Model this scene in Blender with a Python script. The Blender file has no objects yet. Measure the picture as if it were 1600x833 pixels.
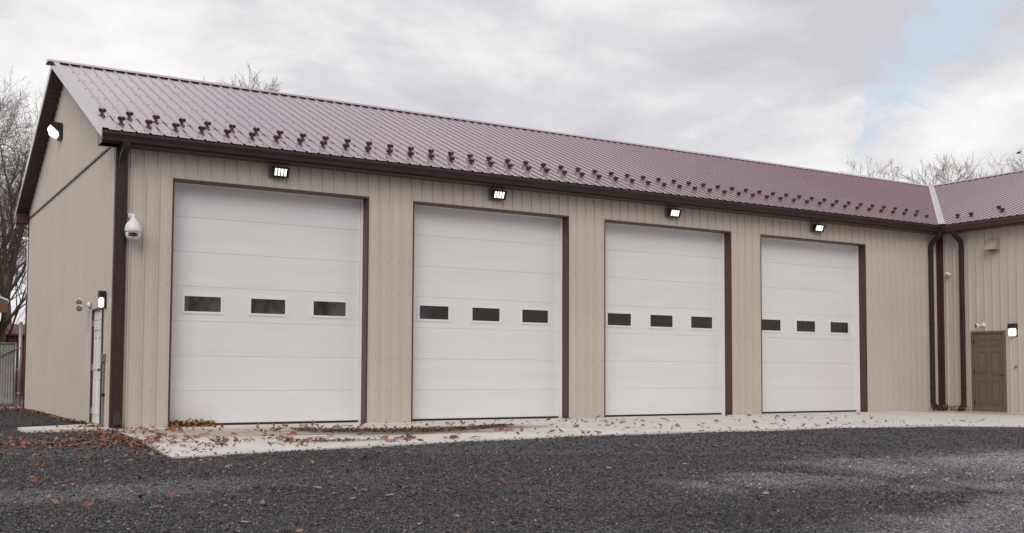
import bpy, math, random
import numpy as np
from mathutils import Vector, Matrix

random.seed(7)
rng = np.random.default_rng(11)
scene = bpy.context.scene
C = scene.collection

# ------------------------------------------------------------------ camera
cam_data = bpy.data.cameras.new("camera")
cam_data.sensor_width = 36.0
cam_data.lens = 1678.0 / 1600.0 * 36.0
cam_data.shift_x = (800 - 794.67) / 1600.0
cam_data.shift_y = (492.5 - 416.5) / 1600.0
cam_data.clip_start = 0.05
cam_data.clip_end = 3000
cam = bpy.data.objects.new("camera", cam_data)
C.objects.link(cam)
CAM = Vector((-3.584, -18.676, 0.951))
r_ = Vector((0.85623, -0.51657, 0.00462)); u_ = Vector((-0.03163, -0.04351, 0.99855)); f_ = Vector((0.51562, 0.85514, 0.05359))
M4 = Matrix(((r_.x, u_.x, -f_.x, CAM.x), (r_.y, u_.y, -f_.y, CAM.y), (r_.z, u_.z, -f_.z, CAM.z), (0, 0, 0, 1)))
cam.matrix_world = M4
scene.camera = cam

# ------------------------------------------------------------------ sky
SUN_DIR = Vector((-0.48, -0.66, 0.60)).normalized()      # towards the sun, behind thin cloud
world = bpy.data.worlds.new("World"); scene.world = world
world.use_nodes = True
wt = world.node_tree; wt.nodes.clear()

class NT:
    """small helper for wiring shader nodes"""
    def __init__(s, tree): s.t = tree
    def n(s, typ, **kw):
        nd = s.t.nodes.new(typ)
        for k, v in kw.items(): setattr(nd, k, v)
        return nd
    def l(s, a, b): s.t.links.new(a, b)
    def put(s, sock, v):
        if isinstance(v, bpy.types.NodeSocket): s.l(v, sock)
        else: sock.default_value = v
    def math(s, op, a, b=0.0, c=0.0, clamp=False):
        nd = s.n('ShaderNodeMath', operation=op, use_clamp=clamp)
        for i, v in enumerate((a, b, c)): s.put(nd.inputs[i], v)
        return nd.outputs[0]
    def mix(s, fac, a, b, blend='MIX'):
        nd = s.n('ShaderNodeMix', data_type='RGBA', blend_type=blend)
        s.put(nd.inputs['Factor'], fac)
        for name, v in (('A', a), ('B', b)):
            sock = [i for i in nd.inputs if i.name == name and i.type == 'RGBA'][0]
            if isinstance(v, tuple) and len(v) == 3: v = v + (1,)
            s.put(sock, v)
        return [o for o in nd.outputs if o.type == 'RGBA'][0]
    def noise(s, vec, scale, detail=4, rough=0.55, dist=0.0, dims='3D'):
        nd = s.n('ShaderNodeTexNoise', noise_dimensions=dims)
        if vec is not None: s.l(vec, nd.inputs['Vector'])
        nd.inputs['Scale'].default_value = scale; nd.inputs['Detail'].default_value = detail
        nd.inputs['Roughness'].default_value = rough; nd.inputs['Distortion'].default_value = dist
        return nd.outputs['Fac']
    def ss(s, x, lo, hi, a=0.0, b=1.0):
        nd = s.n('ShaderNodeMapRange', interpolation_type='SMOOTHSTEP')
        for i, v in enumerate((x, lo, hi, a, b)): s.put(nd.inputs[i], v)
        return nd.outputs[0]
    def map(s, vec, loc=(0, 0, 0), rot=(0, 0, 0), sc=(1, 1, 1)):
        nd = s.n('ShaderNodeMapping'); s.l(vec, nd.inputs['Vector'])
        nd.inputs['Location'].default_value = loc; nd.inputs['Rotation'].default_value = rot; nd.inputs['Scale'].default_value = sc
        return nd.outputs[0]
    def ramp(s, fac, stops):
        nd = s.n('ShaderNodeValToRGB'); s.l(fac, nd.inputs[0])
        cr = nd.color_ramp
        while len(cr.elements) < len(stops): cr.elements.new(0.5)
        for e, (p, c) in zip(cr.elements, stops): e.position = p; e.color = tuple(c) + (1,)
        return nd.outputs[0]
    def comb(s, x, y, z):
        nd = s.n('ShaderNodeCombineXYZ')
        for i, v in enumerate((x, y, z)): s.put(nd.inputs[i], v)
        return nd.outputs[0]

w = NT(wt)
geo = w.n('ShaderNodeTexCoord')
sep = w.n('ShaderNodeSeparateXYZ'); w.l(geo.outputs['Generated'], sep.inputs[0])
dx, dy, dz = sep.outputs
sky = w.n('ShaderNodeTexSky', sky_type='NISHITA')
sky.sun_disc = False
sky.sun_elevation = math.asin(SUN_DIR.z); sky.sun_rotation = math.atan2(SUN_DIR.x, SUN_DIR.y)
sky.dust_density = 2.0
# cloud deck: direction projected on a plane overhead
den = w.math('ADD', w.math('MAXIMUM', dz, 0.0), 0.22)
px_ = w.math('DIVIDE', dx, den); py_ = w.math('DIVIDE', dy, den)
pv = w.comb(px_, py_, 0.0)
nA = w.noise(w.map(pv, loc=(11.3, 6.8, 2.0), sc=(1, 1, 1)), 1.35, 8, 0.56, 0.3)
nB = w.noise(w.map(pv, loc=(9.3, 4.2, 2.0)), 2.6, 8, 0.6, 0.2)
dens = w.math('ADD', w.math('MULTIPLY', nA, 0.72), w.math('MULTIPLY', nB, 0.28))
cloud = w.ramp(dens, [(0.40, (9.9, 9.75, 9.7)), (0.475, (8.6, 8.45, 8.5)), (0.52, (7.4, 7.3, 7.6)), (0.60, (6.2, 6.1, 6.6))])
# rents in the cloud where pale blue shows
az = w.math('MULTIPLY', w.math('ARCTAN2', dx, dy), 57.2958)
el = w.math('MULTIPLY', w.math('ARCSINE', dz), 57.2958)
wob = w.math('MULTIPLY', w.math('SUBTRACT', w.noise(geo.outputs['Generated'], 13.0, 8, 0.62, 1.2), 0.5), 5.5)
ea = w.math('SUBTRACT', az, 52.6); ee = w.math('SUBTRACT', el, 15.7)
along = w.math('ADD', w.math('MULTIPLY', ea, 0.72), w.math('MULTIPLY', ee, 0.69))
across = w.math('SUBTRACT', w.math('MULTIPLY', ea, 0.69), w.math('MULTIPLY', ee, 0.72))
q = w.math('ADD', w.math('POWER', w.math('ABSOLUTE', w.math('DIVIDE', along, 4.2)), 2.0), w.math('POWER', w.math('ABSOLUTE', w.math('DIVIDE', across, 1.5)), 2.0))
q = w.math('ADD', w.math('SQRT', q), wob)
gap1 = w.ss(q, 1.8, 0.3, 0.0, 0.95)
gapn = w.ss(w.noise(w.map(pv, loc=(-4.0, 7.5, 5.0)), 0.9, 6, 0.6, 0.3), 0.62, 0.74, 0.0, 0.55)
gap = w.math('MAXIMUM', gap1, gapn)
blue = w.mix(0.8, sky.outputs[0], (6.8, 7.8, 9.0))
skycol = w.mix(gap, cloud, blue)
below = w.ss(dz, -0.06, 0.0)
skycol = w.mix(below, (1.2, 1.1, 1.0), skycol)
bg = w.n('ShaderNodeBackground'); bg.inputs['Strength'].default_value = 0.1
w.l(skycol, bg.inputs['Color'])
wo = w.n('ShaderNodeOutputWorld'); w.l(bg.outputs[0], wo.inputs['Surface'])

# ------------------------------------------------------------------ sun behind cloud
sd = bpy.data.lights.new("sun", 'SUN'); sd.energy = 1.5; sd.angle = math.radians(38); sd.color = (1.0, 0.95, 0.9)
sun = bpy.data.objects.new("sun", sd); C.objects.link(sun)
sun.rotation_euler = (-SUN_DIR).to_track_quat('-Z', 'Y').to_euler()
sun.location = (-20, -25, 30)

# ------------------------------------------------------------------ exposure
vs = scene.view_settings
vs.view_transform = 'Standard'; vs.look = 'None'; vs.gamma = 1.0; vs.exposure = 0.0; vs.use_curve_mapping = False

# ------------------------------------------------------------------ materials
def principled(name, color=(0.5, 0.5, 0.5), rough=0.5, metal=0.0, spec=0.5, var=0.0, vscale=2.0, bump=0.0, bscale=40.0,
               stretch=(1, 1, 1), obj_random=0.0, coat=0.0):
    m = bpy.data.materials.new(name); m.use_nodes = True
    t = NT(m.node_tree); b = m.node_tree.nodes['Principled BSDF']
    b.inputs['Roughness'].default_value = rough; b.inputs['Metallic'].default_value = metal
    b.inputs['Specular IOR Level'].default_value = spec
    b.inputs['Coat Weight'].default_value = coat; b.inputs['Coat Roughness'].default_value = 0.14
    gp = t.n('ShaderNodeNewGeometry').outputs['Position']
    vec = t.map(gp, sc=stretch)
    col = tuple(color) + (1,)
    if var > 0:
        n = t.noise(vec, vscale, 5, 0.6)
        lo = tuple(c * (1 - var) for c in color); hi = tuple(min(1, c * (1 + var)) for c in color)
        col = t.mix(t.ss(n, 0.3, 0.7), lo, hi)
        t.l(t.math('ADD', t.math('MULTIPLY', n, 0.25), rough - 0.125), b.inputs['Roughness'])
    if obj_random > 0:
        oi = t.n('ShaderNodeObjectInfo').outputs['Random']
        hs = t.n('ShaderNodeHueSaturation'); t.put(hs.inputs['Color'], col)
        t.l(t.math('ADD', t.math('MULTIPLY', oi, 2 * obj_random), 1 - obj_random), hs.inputs['Value'])
        col = hs.outputs[0]
    t.put(b.inputs['Base Color'], col)
    if bump > 0:
        bn = t.n('ShaderNodeBump'); bn.inputs['Strength'].default_value = 1.0; bn.inputs['Distance'].default_value = bump
        t.l(t.noise(vec, bscale, 4, 0.6), bn.inputs['Height']); t.l(bn.outputs[0], b.inputs['Normal'])
    return m

def emit(name, color, strength):
    m = bpy.data.materials.new(name); m.use_nodes = True
    b = m.node_tree.nodes['Principled BSDF']
    b.inputs['Base Color'].default_value = tuple(color) + (1,)
    b.inputs['Emission Color'].default_value = tuple(color) + (1,); b.inputs['Emission Strength'].default_value = strength
    return m

MAT = {}
MAT['siding'] = principled('tan_siding_paint', (0.51, 0.455, 0.40), 0.36, var=0.03, vscale=0.7, bump=0.0004, bscale=1.6, obj_random=0.012)
MAT['roof'] = principled('brown_roof_paint', (0.152, 0.064, 0.084), 0.19, var=0.06, vscale=0.8, bump=0.0012, bscale=1.4, obj_random=0.04, coat=1.0, spec=0.7)
MAT['trim'] = principled('brown_trim_paint', (0.070, 0.029, 0.028), 0.38, var=0.10, vscale=3.0, bump=0.0006, bscale=4)
MAT['gutter'] = principled('dark_brown_gutter_paint', (0.034, 0.022, 0.020), 0.46, spec=0.3, var=0.12, vscale=2.0, bump=0.0008, bscale=3)
MAT['soffit'] = principled('brown_soffit_paint', (0.085, 0.048, 0.042), 0.5, var=0.1)
MAT['door_white'] = principled('white_door_paint', (0.70, 0.69, 0.695), 0.46, var=0.025, vscale=1.2, bump=0.0006, bscale=14, stretch=(0.35, 1, 4.0), obj_random=0.008)
MAT['jamb_white'] = principled('white_vinyl', (0.74, 0.72, 0.72), 0.4, var=0.02)
MAT['rubber'] = principled('black_rubber', (0.012, 0.011, 0.011), 0.7)
MAT['glass'] = principled('dark_window_glass', (0.022, 0.021, 0.020), 0.04, spec=0.9, bump=0.0004, bscale=2.5)
MAT['brown_door'] = principled('brown_door_paint', (0.150, 0.110, 0.085), 0.45, var=0.06, vscale=2)
MAT['white_metal'] = principled('white_plastic', (0.72, 0.70, 0.68), 0.35, var=0.03)
MAT['black_metal'] = principled('black_bronze_metal', (0.022, 0.018, 0.016), 0.42, var=0.15, vscale=8)
MAT['grey_plate'] = principled('grey_plate_metal', (0.17, 0.16, 0.155), 0.5, var=0.1)
MAT['steel'] = principled('galvanised_steel', (0.36, 0.37, 0.37), 0.42, metal=0.7, var=0.12, vscale=12)
MAT['conduit'] = principled('grey_pvc', (0.17, 0.165, 0.16), 0.5, var=0.1)
MAT['brass'] = principled('dull_brass', (0.18, 0.15, 0.11), 0.3, metal=0.9)
MAT['valley'] = principled('bare_flashing_metal', (0.58, 0.55, 0.57), 0.38, metal=0.4, var=0.08, vscale=5)
MAT['vent'] = principled('tan_vent_hood', (0.34, 0.29, 0.26), 0.5, var=0.08)
MAT['screw_tan'] = principled('tan_screw_head', (0.26, 0.23, 0.20), 0.45)
MAT['screw_brown'] = principled('brown_screw_head', (0.10, 0.052, 0.058), 0.35)
MAT['guard'] = principled('brown_snow_guard', (0.075, 0.036, 0.034), 0.45, obj_random=0.2)
MAT['slat'] = principled('grey_fence_slat', (0.33, 0.32, 0.31), 0.6, var=0.2, vscale=3)
MAT['mesh_back'] = principled('dark_gap', (0.05, 0.05, 0.05), 0.8)
MAT['red_brick'] = principled('red_board', (0.26, 0.075, 0.05), 0.75, var=0.25, vscale=3)
MAT['house_trim'] = principled('red_brown_fascia', (0.16, 0.07, 0.055), 0.6, var=0.15)
MAT['shingle'] = principled('grey_shingle', (0.14, 0.13, 0.125), 0.85, var=0.2, vscale=6, bump=0.01, bscale=20)
MAT['drip'] = principled('white_drip_edge', (0.7, 0.7, 0.7), 0.5)
MAT['bark'] = principled('grey_brown_bark', (0.105, 0.078, 0.062), 0.9, var=0.3, vscale=1.5, bump=0.01, bscale=14, stretch=(1, 1, 0.3))
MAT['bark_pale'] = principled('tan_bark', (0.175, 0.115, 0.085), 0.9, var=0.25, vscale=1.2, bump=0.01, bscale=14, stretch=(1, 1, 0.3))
MAT['led'] = emit('lit_led_strip', (1.0, 0.98, 0.94), 1.6)
MAT['lens'] = emit('lit_lamp_lens', (1.0, 0.97, 0.92), 2.0)
MAT['bird'] = principled('dark_feathers', (0.03, 0.027, 0.026), 0.7)

def leaf_mat(name, cols):
    m = bpy.data.materials.new(name); m.use_nodes = True
    t = NT(m.node_tree); b = m.node_tree.nodes['Principled BSDF']; b.inputs['Roughness'].default_value = 0.62
    g = t.n('ShaderNodeNewGeometry')
    a = t.math('ADD', g.outputs['Random Per Island'], t.n('ShaderNodeObjectInfo').outputs['Random'])
    a = t.math('FRACT', a)
    st = [(i / (len(cols) - 1), c) for i, c in enumerate(cols)]
    c0 = t.ramp(a, st)
    n = t.noise(g.outputs['Position'], 45, 3, 0.6)
    t.l(t.mix(t.ss(n, 0.35, 0.75, 0.0, 0.45), c0, (0.05, 0.03, 0.022)), b.inputs['Base Color'])
    return m
MAT['leaf'] = leaf_mat('dry_oak_leaf', [(0.19, 0.065, 0.038), (0.27, 0.11, 0.065), (0.34, 0.19, 0.12), (0.23, 0.08, 0.048), (0.14, 0.06, 0.038)])
MAT['leaf_pale'] = leaf_mat('pale_dry_oak_leaf', [(0.30, 0.16, 0.10), (0.42, 0.27, 0.18), (0.24, 0.10, 0.055), (0.36, 0.22, 0.15), (0.20, 0.085, 0.05)])
MAT['leaf_dark'] = leaf_mat('dark_wet_leaf', [(0.09, 0.042, 0.028), (0.14, 0.065, 0.04), (0.19, 0.085, 0.05), (0.07, 0.04, 0.03), (0.12, 0.05, 0.03)])
MAT['leaf_yellow'] = leaf_mat('yellow_leaf', [(0.52, 0.28, 0.05), (0.20, 0.08, 0.04), (0.58, 0.34, 0.07), (0.15, 0.06, 0.035), (0.30, 0.12, 0.05)])

# concrete
def concrete_mat():
    m = bpy.data.materials.new('pale_concrete'); m.use_nodes = True
    t = NT(m.node_tree); b = m.node_tree.nodes['Principled BSDF']; b.inputs['Roughness'].default_value = 0.8
    p = t.n('ShaderNodeNewGeometry').outputs['Position']
    n1 = t.noise(p, 0.8, 6, 0.6, 0.4); n2 = t.noise(p, 9.0, 5, 0.65); n3 = t.noise(t.map(p, sc=(0.35, 1.6, 1)), 1.1, 6, 0.65, 0.6)
    c = t.mix(t.ss(n1, 0.3, 0.7), (0.54, 0.51, 0.485), (0.64, 0.615, 0.59))
    c = t.mix(t.ss(n2, 0.45, 0.8, 0.0, 0.5), c, (0.42, 0.375, 0.345))
    # tannin and mud stains, washed out of the leaves
    s = t.n('ShaderNodeSeparateXYZ'); t.l(p, s.inputs[0]); X, Y, Z = s.outputs
    def blob(cx, cy, rx, ry, k=0.9):
        a = t.math('POWER', t.math('ABSOLUTE', t.math('DIVIDE', t.math('SUBTRACT', X, cx), rx)), 2.0)
        bb = t.math('POWER', t.math('ABSOLUTE', t.math('DIVIDE', t.math('SUBTRACT', Y, cy), ry)), 2.0)
        qq = t.math('ADD', t.math('SQRT', t.math('ADD', a, bb)), t.math('MULTIPLY', t.math('SUBTRACT', n3, 0.5), 2.4))
        return t.ss(qq, 1.15, 0.35, 0.0, k)
    tan = t.math('MAXIMUM', blob(1.6, -2.2, 2.2, 1.5, 0.75), blob(4.6, -2.9, 2.6, 1.1, 0.75))
    tan = t.math('MAXIMUM', tan, blob(0.6, -1.3, 1.0, 1.1, 0.9))
    tan = t.math('MAXIMUM', tan, blob(20.4, -1.6, 0.7, 3.0, 0.7))
    c = t.mix(tan, c, (0.37, 0.255, 0.185))
    mud = t.math('MAXIMUM', blob(3.8, -2.75, 2.3, 1.05, 0.95), blob(5.6, -2.25, 1.8, 0.65, 0.9))
    mud = t.math('MAXIMUM', mud, blob(2.2, -4.6, 1.0, 0.4, 0.6))
    c = t.mix(mud, c, (0.105, 0.072, 0.055))
    t.l(c, b.inputs['Base Color'])
    bn = t.n('ShaderNodeBump'); bn.inputs['Distance'].default_value = 0.004
    t.l(t.noise(p, 60, 5, 0.65), bn.inputs['Height']); t.l(bn.outputs[0], b.inputs['Normal'])
    return m
MAT['concrete'] = concrete_mat()

# crushed-stone yard: shared colour field (dust, damp and painted shade) for the bed and for the loose stones
def gravel_mat(name, stones):
    m = bpy.data.materials.new(name); m.use_nodes = True
    t = NT(m.node_tree); b = m.node_tree.nodes['Principled BSDF']; b.inputs['Roughness'].default_value = 0.78
    g = t.n('ShaderNodeNewGeometry'); p = g.outputs['Position']
    if stones: rnd = g.outputs['Random Per Island']
    else:
        v = t.n('ShaderNodeTexVoronoi'); t.l(p, v.inputs['Vector']); v.inputs['Scale'].default_value = 62
        sc = t.n('ShaderNodeSeparateColor'); t.l(v.outputs['Color'], sc.inputs[0]); rnd = sc.outputs[0]
    c = t.ramp(rnd, [(0.0, (0.017, 0.017, 0.020)), (0.35, (0.045, 0.043, 0.048)), (0.62, (0.073, 0.069, 0.075)), (0.84, (0.102, 0.096, 0.102)), (0.95, (0.14, 0.105, 0.095)), (0.99, (0.18, 0.17, 0.165)), (1.0, (0.34, 0.32, 0.31))])
    s = t.n('ShaderNodeSeparateXYZ'); t.l(p, s.inputs[0]); X, Y, Z = s.outputs
    n = t.noise(p, 0.55, 6, 0.6, 0.5)
    wobn = t.math('MULTIPLY', t.math('SUBTRACT', n, 0.5), 2.6)
    def worn(cx, cy, rx, ry):
        a = t.math('POWER', t.math('ABSOLUTE', t.math('DIVIDE', t.math('SUBTRACT', X, cx), rx)), 2.0)
        bb = t.math('POWER', t.math('ABSOLUTE', t.math('DIVIDE', t.math('SUBTRACT', Y, cy), ry)), 2.0)
        return t.ss(t.math('ADD', t.math('SQRT', t.math('ADD', a, bb)), wobn), 1.3, 0.5)
    dust = t.math('MAXIMUM', worn(7.6, -11.5, 3.9, 1.6), worn(3.2, -14.5, 2.8, 1.0))
    dust = t.math('MAXIMUM', dust, t.math('MULTIPLY', worn(-1.5, -9.5, 1.6, 0.7), 0.35))
    lite = t.mix(1.0, c, (0.055, 0.054, 0.056), 'ADD')
    lite = t.mix(1.0, lite, (1.9, 1.9, 1.93), 'MULTIPLY')
    c = t.mix(dust, c, lite)
    damp_shade = t.math('MULTIPLY', t.ss(Y, 0.3, 2.2), t.ss(X, 1.5, -0.5))  # wedge beside the gable: wet stone plus shade, both painted as darker colour
    n2 = t.noise(p, 0.3, 5, 0.6, 0.4)
    damp_shade = t.math('MAXIMUM', t.math('MULTIPLY', damp_shade, 0.75), t.math('MULTIPLY', t.ss(n2, 0.48, 0.7), 0.35))
    c = t.mix(damp_shade, c, (0.022, 0.020, 0.020))
    t.l(c, b.inputs['Base Color'])
    bn = t.n('ShaderNodeBump'); bn.inputs['Distance'].default_value = 0.012 if not stones else 0.002
    if stones: t.l(t.noise(p, 150, 3, 0.6), bn.inputs['Height'])
    else: t.l(v.outputs['Distance'], bn.inputs['Height']); bn.invert = True
    t.l(bn.outputs[0], b.inputs['Normal'])
    return m
MAT['gravel_bed'] = gravel_mat('crushed_stone_bed', False)
MAT['gravel_stone'] = gravel_mat('crushed_stone', True)
MAT['soil'] = principled('leafy_soil', (0.12, 0.085, 0.06), 0.9, var=0.4, vscale=1.5, bump=0.03, bscale=8)

# ------------------------------------------------------------------ mesh helper
class MB:
    def __init__(s): s.v = []; s.f = []; s.T = None
    def add(s, vs, fs):
        o = len(s.v)
        if s.T is not None: vs = [tuple(s.T @ Vector(p)) for p in vs]
        s.v += [tuple(p) for p in vs]; s.f += [tuple(i + o for i in f) for f in fs]
        return s
    def box(s, x0, x1, y0, y1, z0, z1, ch=0.0):
        x0, x1 = min(x0, x1), max(x0, x1); y0, y1 = min(y0, y1), max(y0, y1); z0, z1 = min(z0, z1), max(z0, z1)
        if ch <= 0:
            return s.add([(x0, y0, z0), (x1, y0, z0), (x1, y1, z0), (x0, y1, z0), (x0, y0, z1), (x1, y0, z1), (x1, y1, z1), (x0, y1, z1)],
                         [(0, 3, 2, 1), (4, 5, 6, 7), (0, 1, 5, 4), (1, 2, 6, 5), (2, 3, 7, 6), (3, 0, 4, 7)])
        vs = []
        for sx in (0, 1):
            for sy in (0, 1):
                for sz in (0, 1):
                    X = x1 if sx else x0; Y = y1 if sy else y0; Z = z1 if sz else z0
                    ix = -ch if sx else ch; iy = -ch if sy else ch; iz = -ch if sz else ch
                    vs += [(X, Y + iy, Z + iz), (X + ix, Y, Z + iz), (X + ix, Y + iy, Z)]
        import itertools
        I = lambda sx, sy, sz, k: ((sx * 2 + sy) * 2 + sz) * 3 + k
        fs = []
        for a in (0, 1):
            fs.append((I(a, 0, 0, 0), I(a, 1, 0, 0), I(a, 1, 1, 0), I(a, 0, 1, 0)))
            fs.append((I(0, a, 0, 1), I(1, a, 0, 1), I(1, a, 1, 1), I(0, a, 1, 1)))
            fs.append((I(0, 0, a, 2), I(1, 0, a, 2), I(1, 1, a, 2), I(0, 1, a, 2)))
            for b in (0, 1):
                fs.append((I(a, b, 0, 0), I(a, b, 1, 0), I(a, b, 1, 1), I(a, b, 0, 1)))
                fs.append((I(a, 0, b, 0), I(a, 1, b, 0), I(a, 1, b, 2), I(a, 0, b, 2)))
                fs.append((I(0, a, b, 1), I(1, a, b, 1), I(1, a, b, 2), I(0, a, b, 2)))
                for c in (0, 1): fs.append((I(a, b, c, 0), I(a, b, c, 1), I(a, b, c, 2)))
        return s.add(vs, fs)
    def prism(s, prof, mp, t0, t1):
        """closed outline prof of (a, b), extruded from t0 to t1; mp(a, b, t) gives a point"""
        n = len(prof)
        vs = [mp(a, b, t0) for a, b in prof] + [mp(a, b, t1) for a, b in prof]
        fs = [(i, (i + 1) % n, n + (i + 1) % n, n + i) for i in range(n)] + [tuple(range(n))[::-1], tuple(range(n, 2 * n))]
        return s.add(vs, fs)
    def sweep(s, pts, prof, ref=Vector((1, 0, 0)), caps=True):
        """outline prof swept along pts; its first axis stays near ref"""
        pts = [Vector(p) for p in pts]; n = len(prof); vs = []; fs = []
        for i, p in enumerate(pts):
            d = ((pts[min(i + 1, len(pts) - 1)] - pts[max(i - 1, 0)])).normalized()
            a = (ref - d * ref.dot(d)).normalized(); b = d.cross(a)
            k = 1.0
            if 0 < i < len(pts) - 1:
                c = (pts[i + 1] - pts[i]).normalized().dot(d); k = 1 / max(0.5, c)
            vs += [p + a * u + b * v * k for u, v in prof]
        for i in range(len(pts) - 1):
            for j in range(n): fs.append((i * n + j, i * n + (j + 1) % n, (i + 1) * n + (j + 1) % n, (i + 1) * n + j))
        if caps: fs += [tuple(range(n))[::-1], tuple(range((len(pts) - 1) * n, len(pts) * n))]
        return s.add(vs, fs)
    def tube(s, pts, r, sides=10, ref=Vector((1, 0, 0.01))):
        return s.sweep(pts, [(r * math.cos(2 * math.pi * k / sides), r * math.sin(2 * math.pi * k / sides)) for k in range(sides)], ref)
    def lathe(s, prof, axis, origin, sides=20):
        """prof of (radius, height along axis)"""
        ax = Vector(axis).normalized(); a = ax.orthogonal().normalized(); b = ax.cross(a); o = Vector(origin)
        vs = []; fs = []; n = sides
        for r, h in prof:
            for k in range(n):
                t = 2 * math.pi * k / n; vs.append(o + ax * h + (a * math.cos(t) + b * math.sin(t)) * r)
        for i in range(len(prof) - 1):
            for k in range(n): fs.append((i * n + k, i * n + (k + 1) % n, (i + 1) * n + (k + 1) % n, (i + 1) * n + k))
        fs += [tuple(range(n))[::-1], tuple(range((len(prof) - 1) * n, len(prof) * n))]
        return s.add(vs, fs)
    def mesh(s, name, mat, smooth=False):
        me = bpy.data.meshes.new(name); me.from_pydata(s.v, [], s.f)
        if smooth: me.polygons.foreach_set('use_smooth', [True] * len(me.polygons))
        if mat: me.materials.append(MAT[mat])
        me.update(); return me
    def build(s, name, mat, parent=None, smooth=False):
        o = bpy.data.objects.new(name, s.mesh(name, mat, smooth)); C.objects.link(o)
        if smooth: 
            md = None
        if parent: o.parent = parent; o.matrix_parent_inverse = Matrix.Translation(parent.location).inverted() if parent.type == 'EMPTY' else Matrix()
        return o

def tag(o, label=None, cat=None, group=None, kind=None):
    if label: o['label'] = label
    if cat: o['category'] = cat
    if group: o['group'] = group
    if kind: o['kind'] = kind
    return o
def empty(name, loc, label, cat, group=None):
    o = bpy.data.objects.new(name, None); C.objects.link(o); o.location = loc; o.empty_display_size = 0.2
    return tag(o, label, cat, group)
def raw_mesh(name, V, F, mat, nside):
    """numpy vertices and same-sided faces to a mesh, quickly"""
    me = bpy.data.meshes.new(name)
    me.vertices.add(len(V)); me.vertices.foreach_set('co', np.asarray(V, np.float32).ravel())
    F = np.asarray(F, np.int32); nf = len(F)
    me.loops.add(nf * nside); me.loops.foreach_set('vertex_index', F.ravel())
    me.polygons.add(nf); me.polygons.foreach_set('loop_start', np.arange(0, nf * nside, nside, dtype=np.int32))
    if mat: me.materials.append(MAT[mat])
    me.update(calc_edges=True); return me

# ------------------------------------------------------------------ dimensions (metres)
P = 0.2286                      # rib spacing
L = 21.2                        # inner corner
W = 10.973                      # gable depth
HE = 4.267                      # door opening height
OH = 0.305
ZE, ZR, YR = 4.93, 7.48, W / 2
SL = (ZR - ZE) / (YR + OH)
XE, XR = L - OH, 28.1           # wing eave and ridge
SW = (ZR - ZE) / (XR - XE)
WING = -29.26
DOORS = [0.9144 + 4.572 * k for k in range(4)]
DW = 3.6576
def zr(y): return ZE + SL * ((y if y <= YR else W - y) + OH)
def zw(x): return ZE + SW * (x - XE)
def yval(x): return -OH + (x - XE) * (YR + OH) / (XR - XE)
def xval(y): return XE + (y + OH) * (XR - XE) / (YR + OH)

# ------------------------------------------------------------------ setting
def sheet_poly(name, pts, z, th, mat):
    m = MB(); n = len(pts)
    m.add([(x, y, z) for x, y in pts] + [(x, y, z - th) for x, y in pts],
          [tuple(range(n))] + [(i, i + n, (i + 1) % n + n, (i + 1) % n) for i in range(n)])
    return tag(m.build(name, mat), kind='structure')
m = MB(); m.add([(-900, -900, -0.09), (900, -900, -0.09), (900, 900, -0.09), (-900, 900, -0.09)], [(0, 1, 2, 3)])
tag(m.build('ground', 'soil'), kind='structure')

def gh(x, y):
    """height of the gravel bed"""
    return -0.022 + 0.010 * np.sin(x * 0.9 + 1.3 * np.sin(y * 0.6)) * np.cos(y * 0.8) + 0.006 * np.sin(2.3 * x + 1.1 * y)
gx = np.concatenate([np.linspace(-45, -9, 13), np.linspace(-8, 18, 66), np.linspace(19, 60, 14)])
gy = np.concatenate([np.linspace(-60, -19, 14), np.linspace(-18, 13, 78), np.linspace(13.6, 15, 3)])
GX, GY = np.meshgrid(gx, gy); GZ = gh(GX, GY)
nx_, ny_ = len(gx), len(gy)
idx = np.arange(nx_ * ny_).reshape(ny_, nx_)
F = np.stack([idx[:-1, :-1], idx[:-1, 1:], idx[1:, 1:], idx[1:, :-1]], -1).reshape(-1, 4)
o = bpy.data.objects.new('gravel_yard', raw_mesh('gravel_yard', np.stack([GX, GY, GZ], -1).reshape(-1, 3), F, 'gravel_bed', 4)); C.objects.link(o)
tag(o, kind='structure')

APRON = [(0.05, 0.4), (0.0, -0.5), (-0.28, -3.4), (-0.576, -6.45), (0.6, -6.15), (1.944, -5.8), (4.2, -5.35), (7.19, -4.98), (10.6, -5.12), (14.0, -5.5), (14.9, -6.4), (15.0, -7.5), (15.0, -31.0), (21.25, -31.0), (21.25, 0.4)]
sheet_poly('concrete_apron', APRON, 0.0, 0.1, 'concrete')
sheet_poly('doorstep_pad', [(-1.33, -0.08), (-0.02, -0.18), (0.02, 1.75), (-0.04, 1.55), (-1.32, 0.80)], 0.012, 0.08, 'concrete')

# ------------------------------------------------------------------ the building
B = empty('garage_building', (0, 0, 0), 'long tan metal garage with brown ribbed roof, four white overhead doors and a side wing', 'building')

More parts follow.
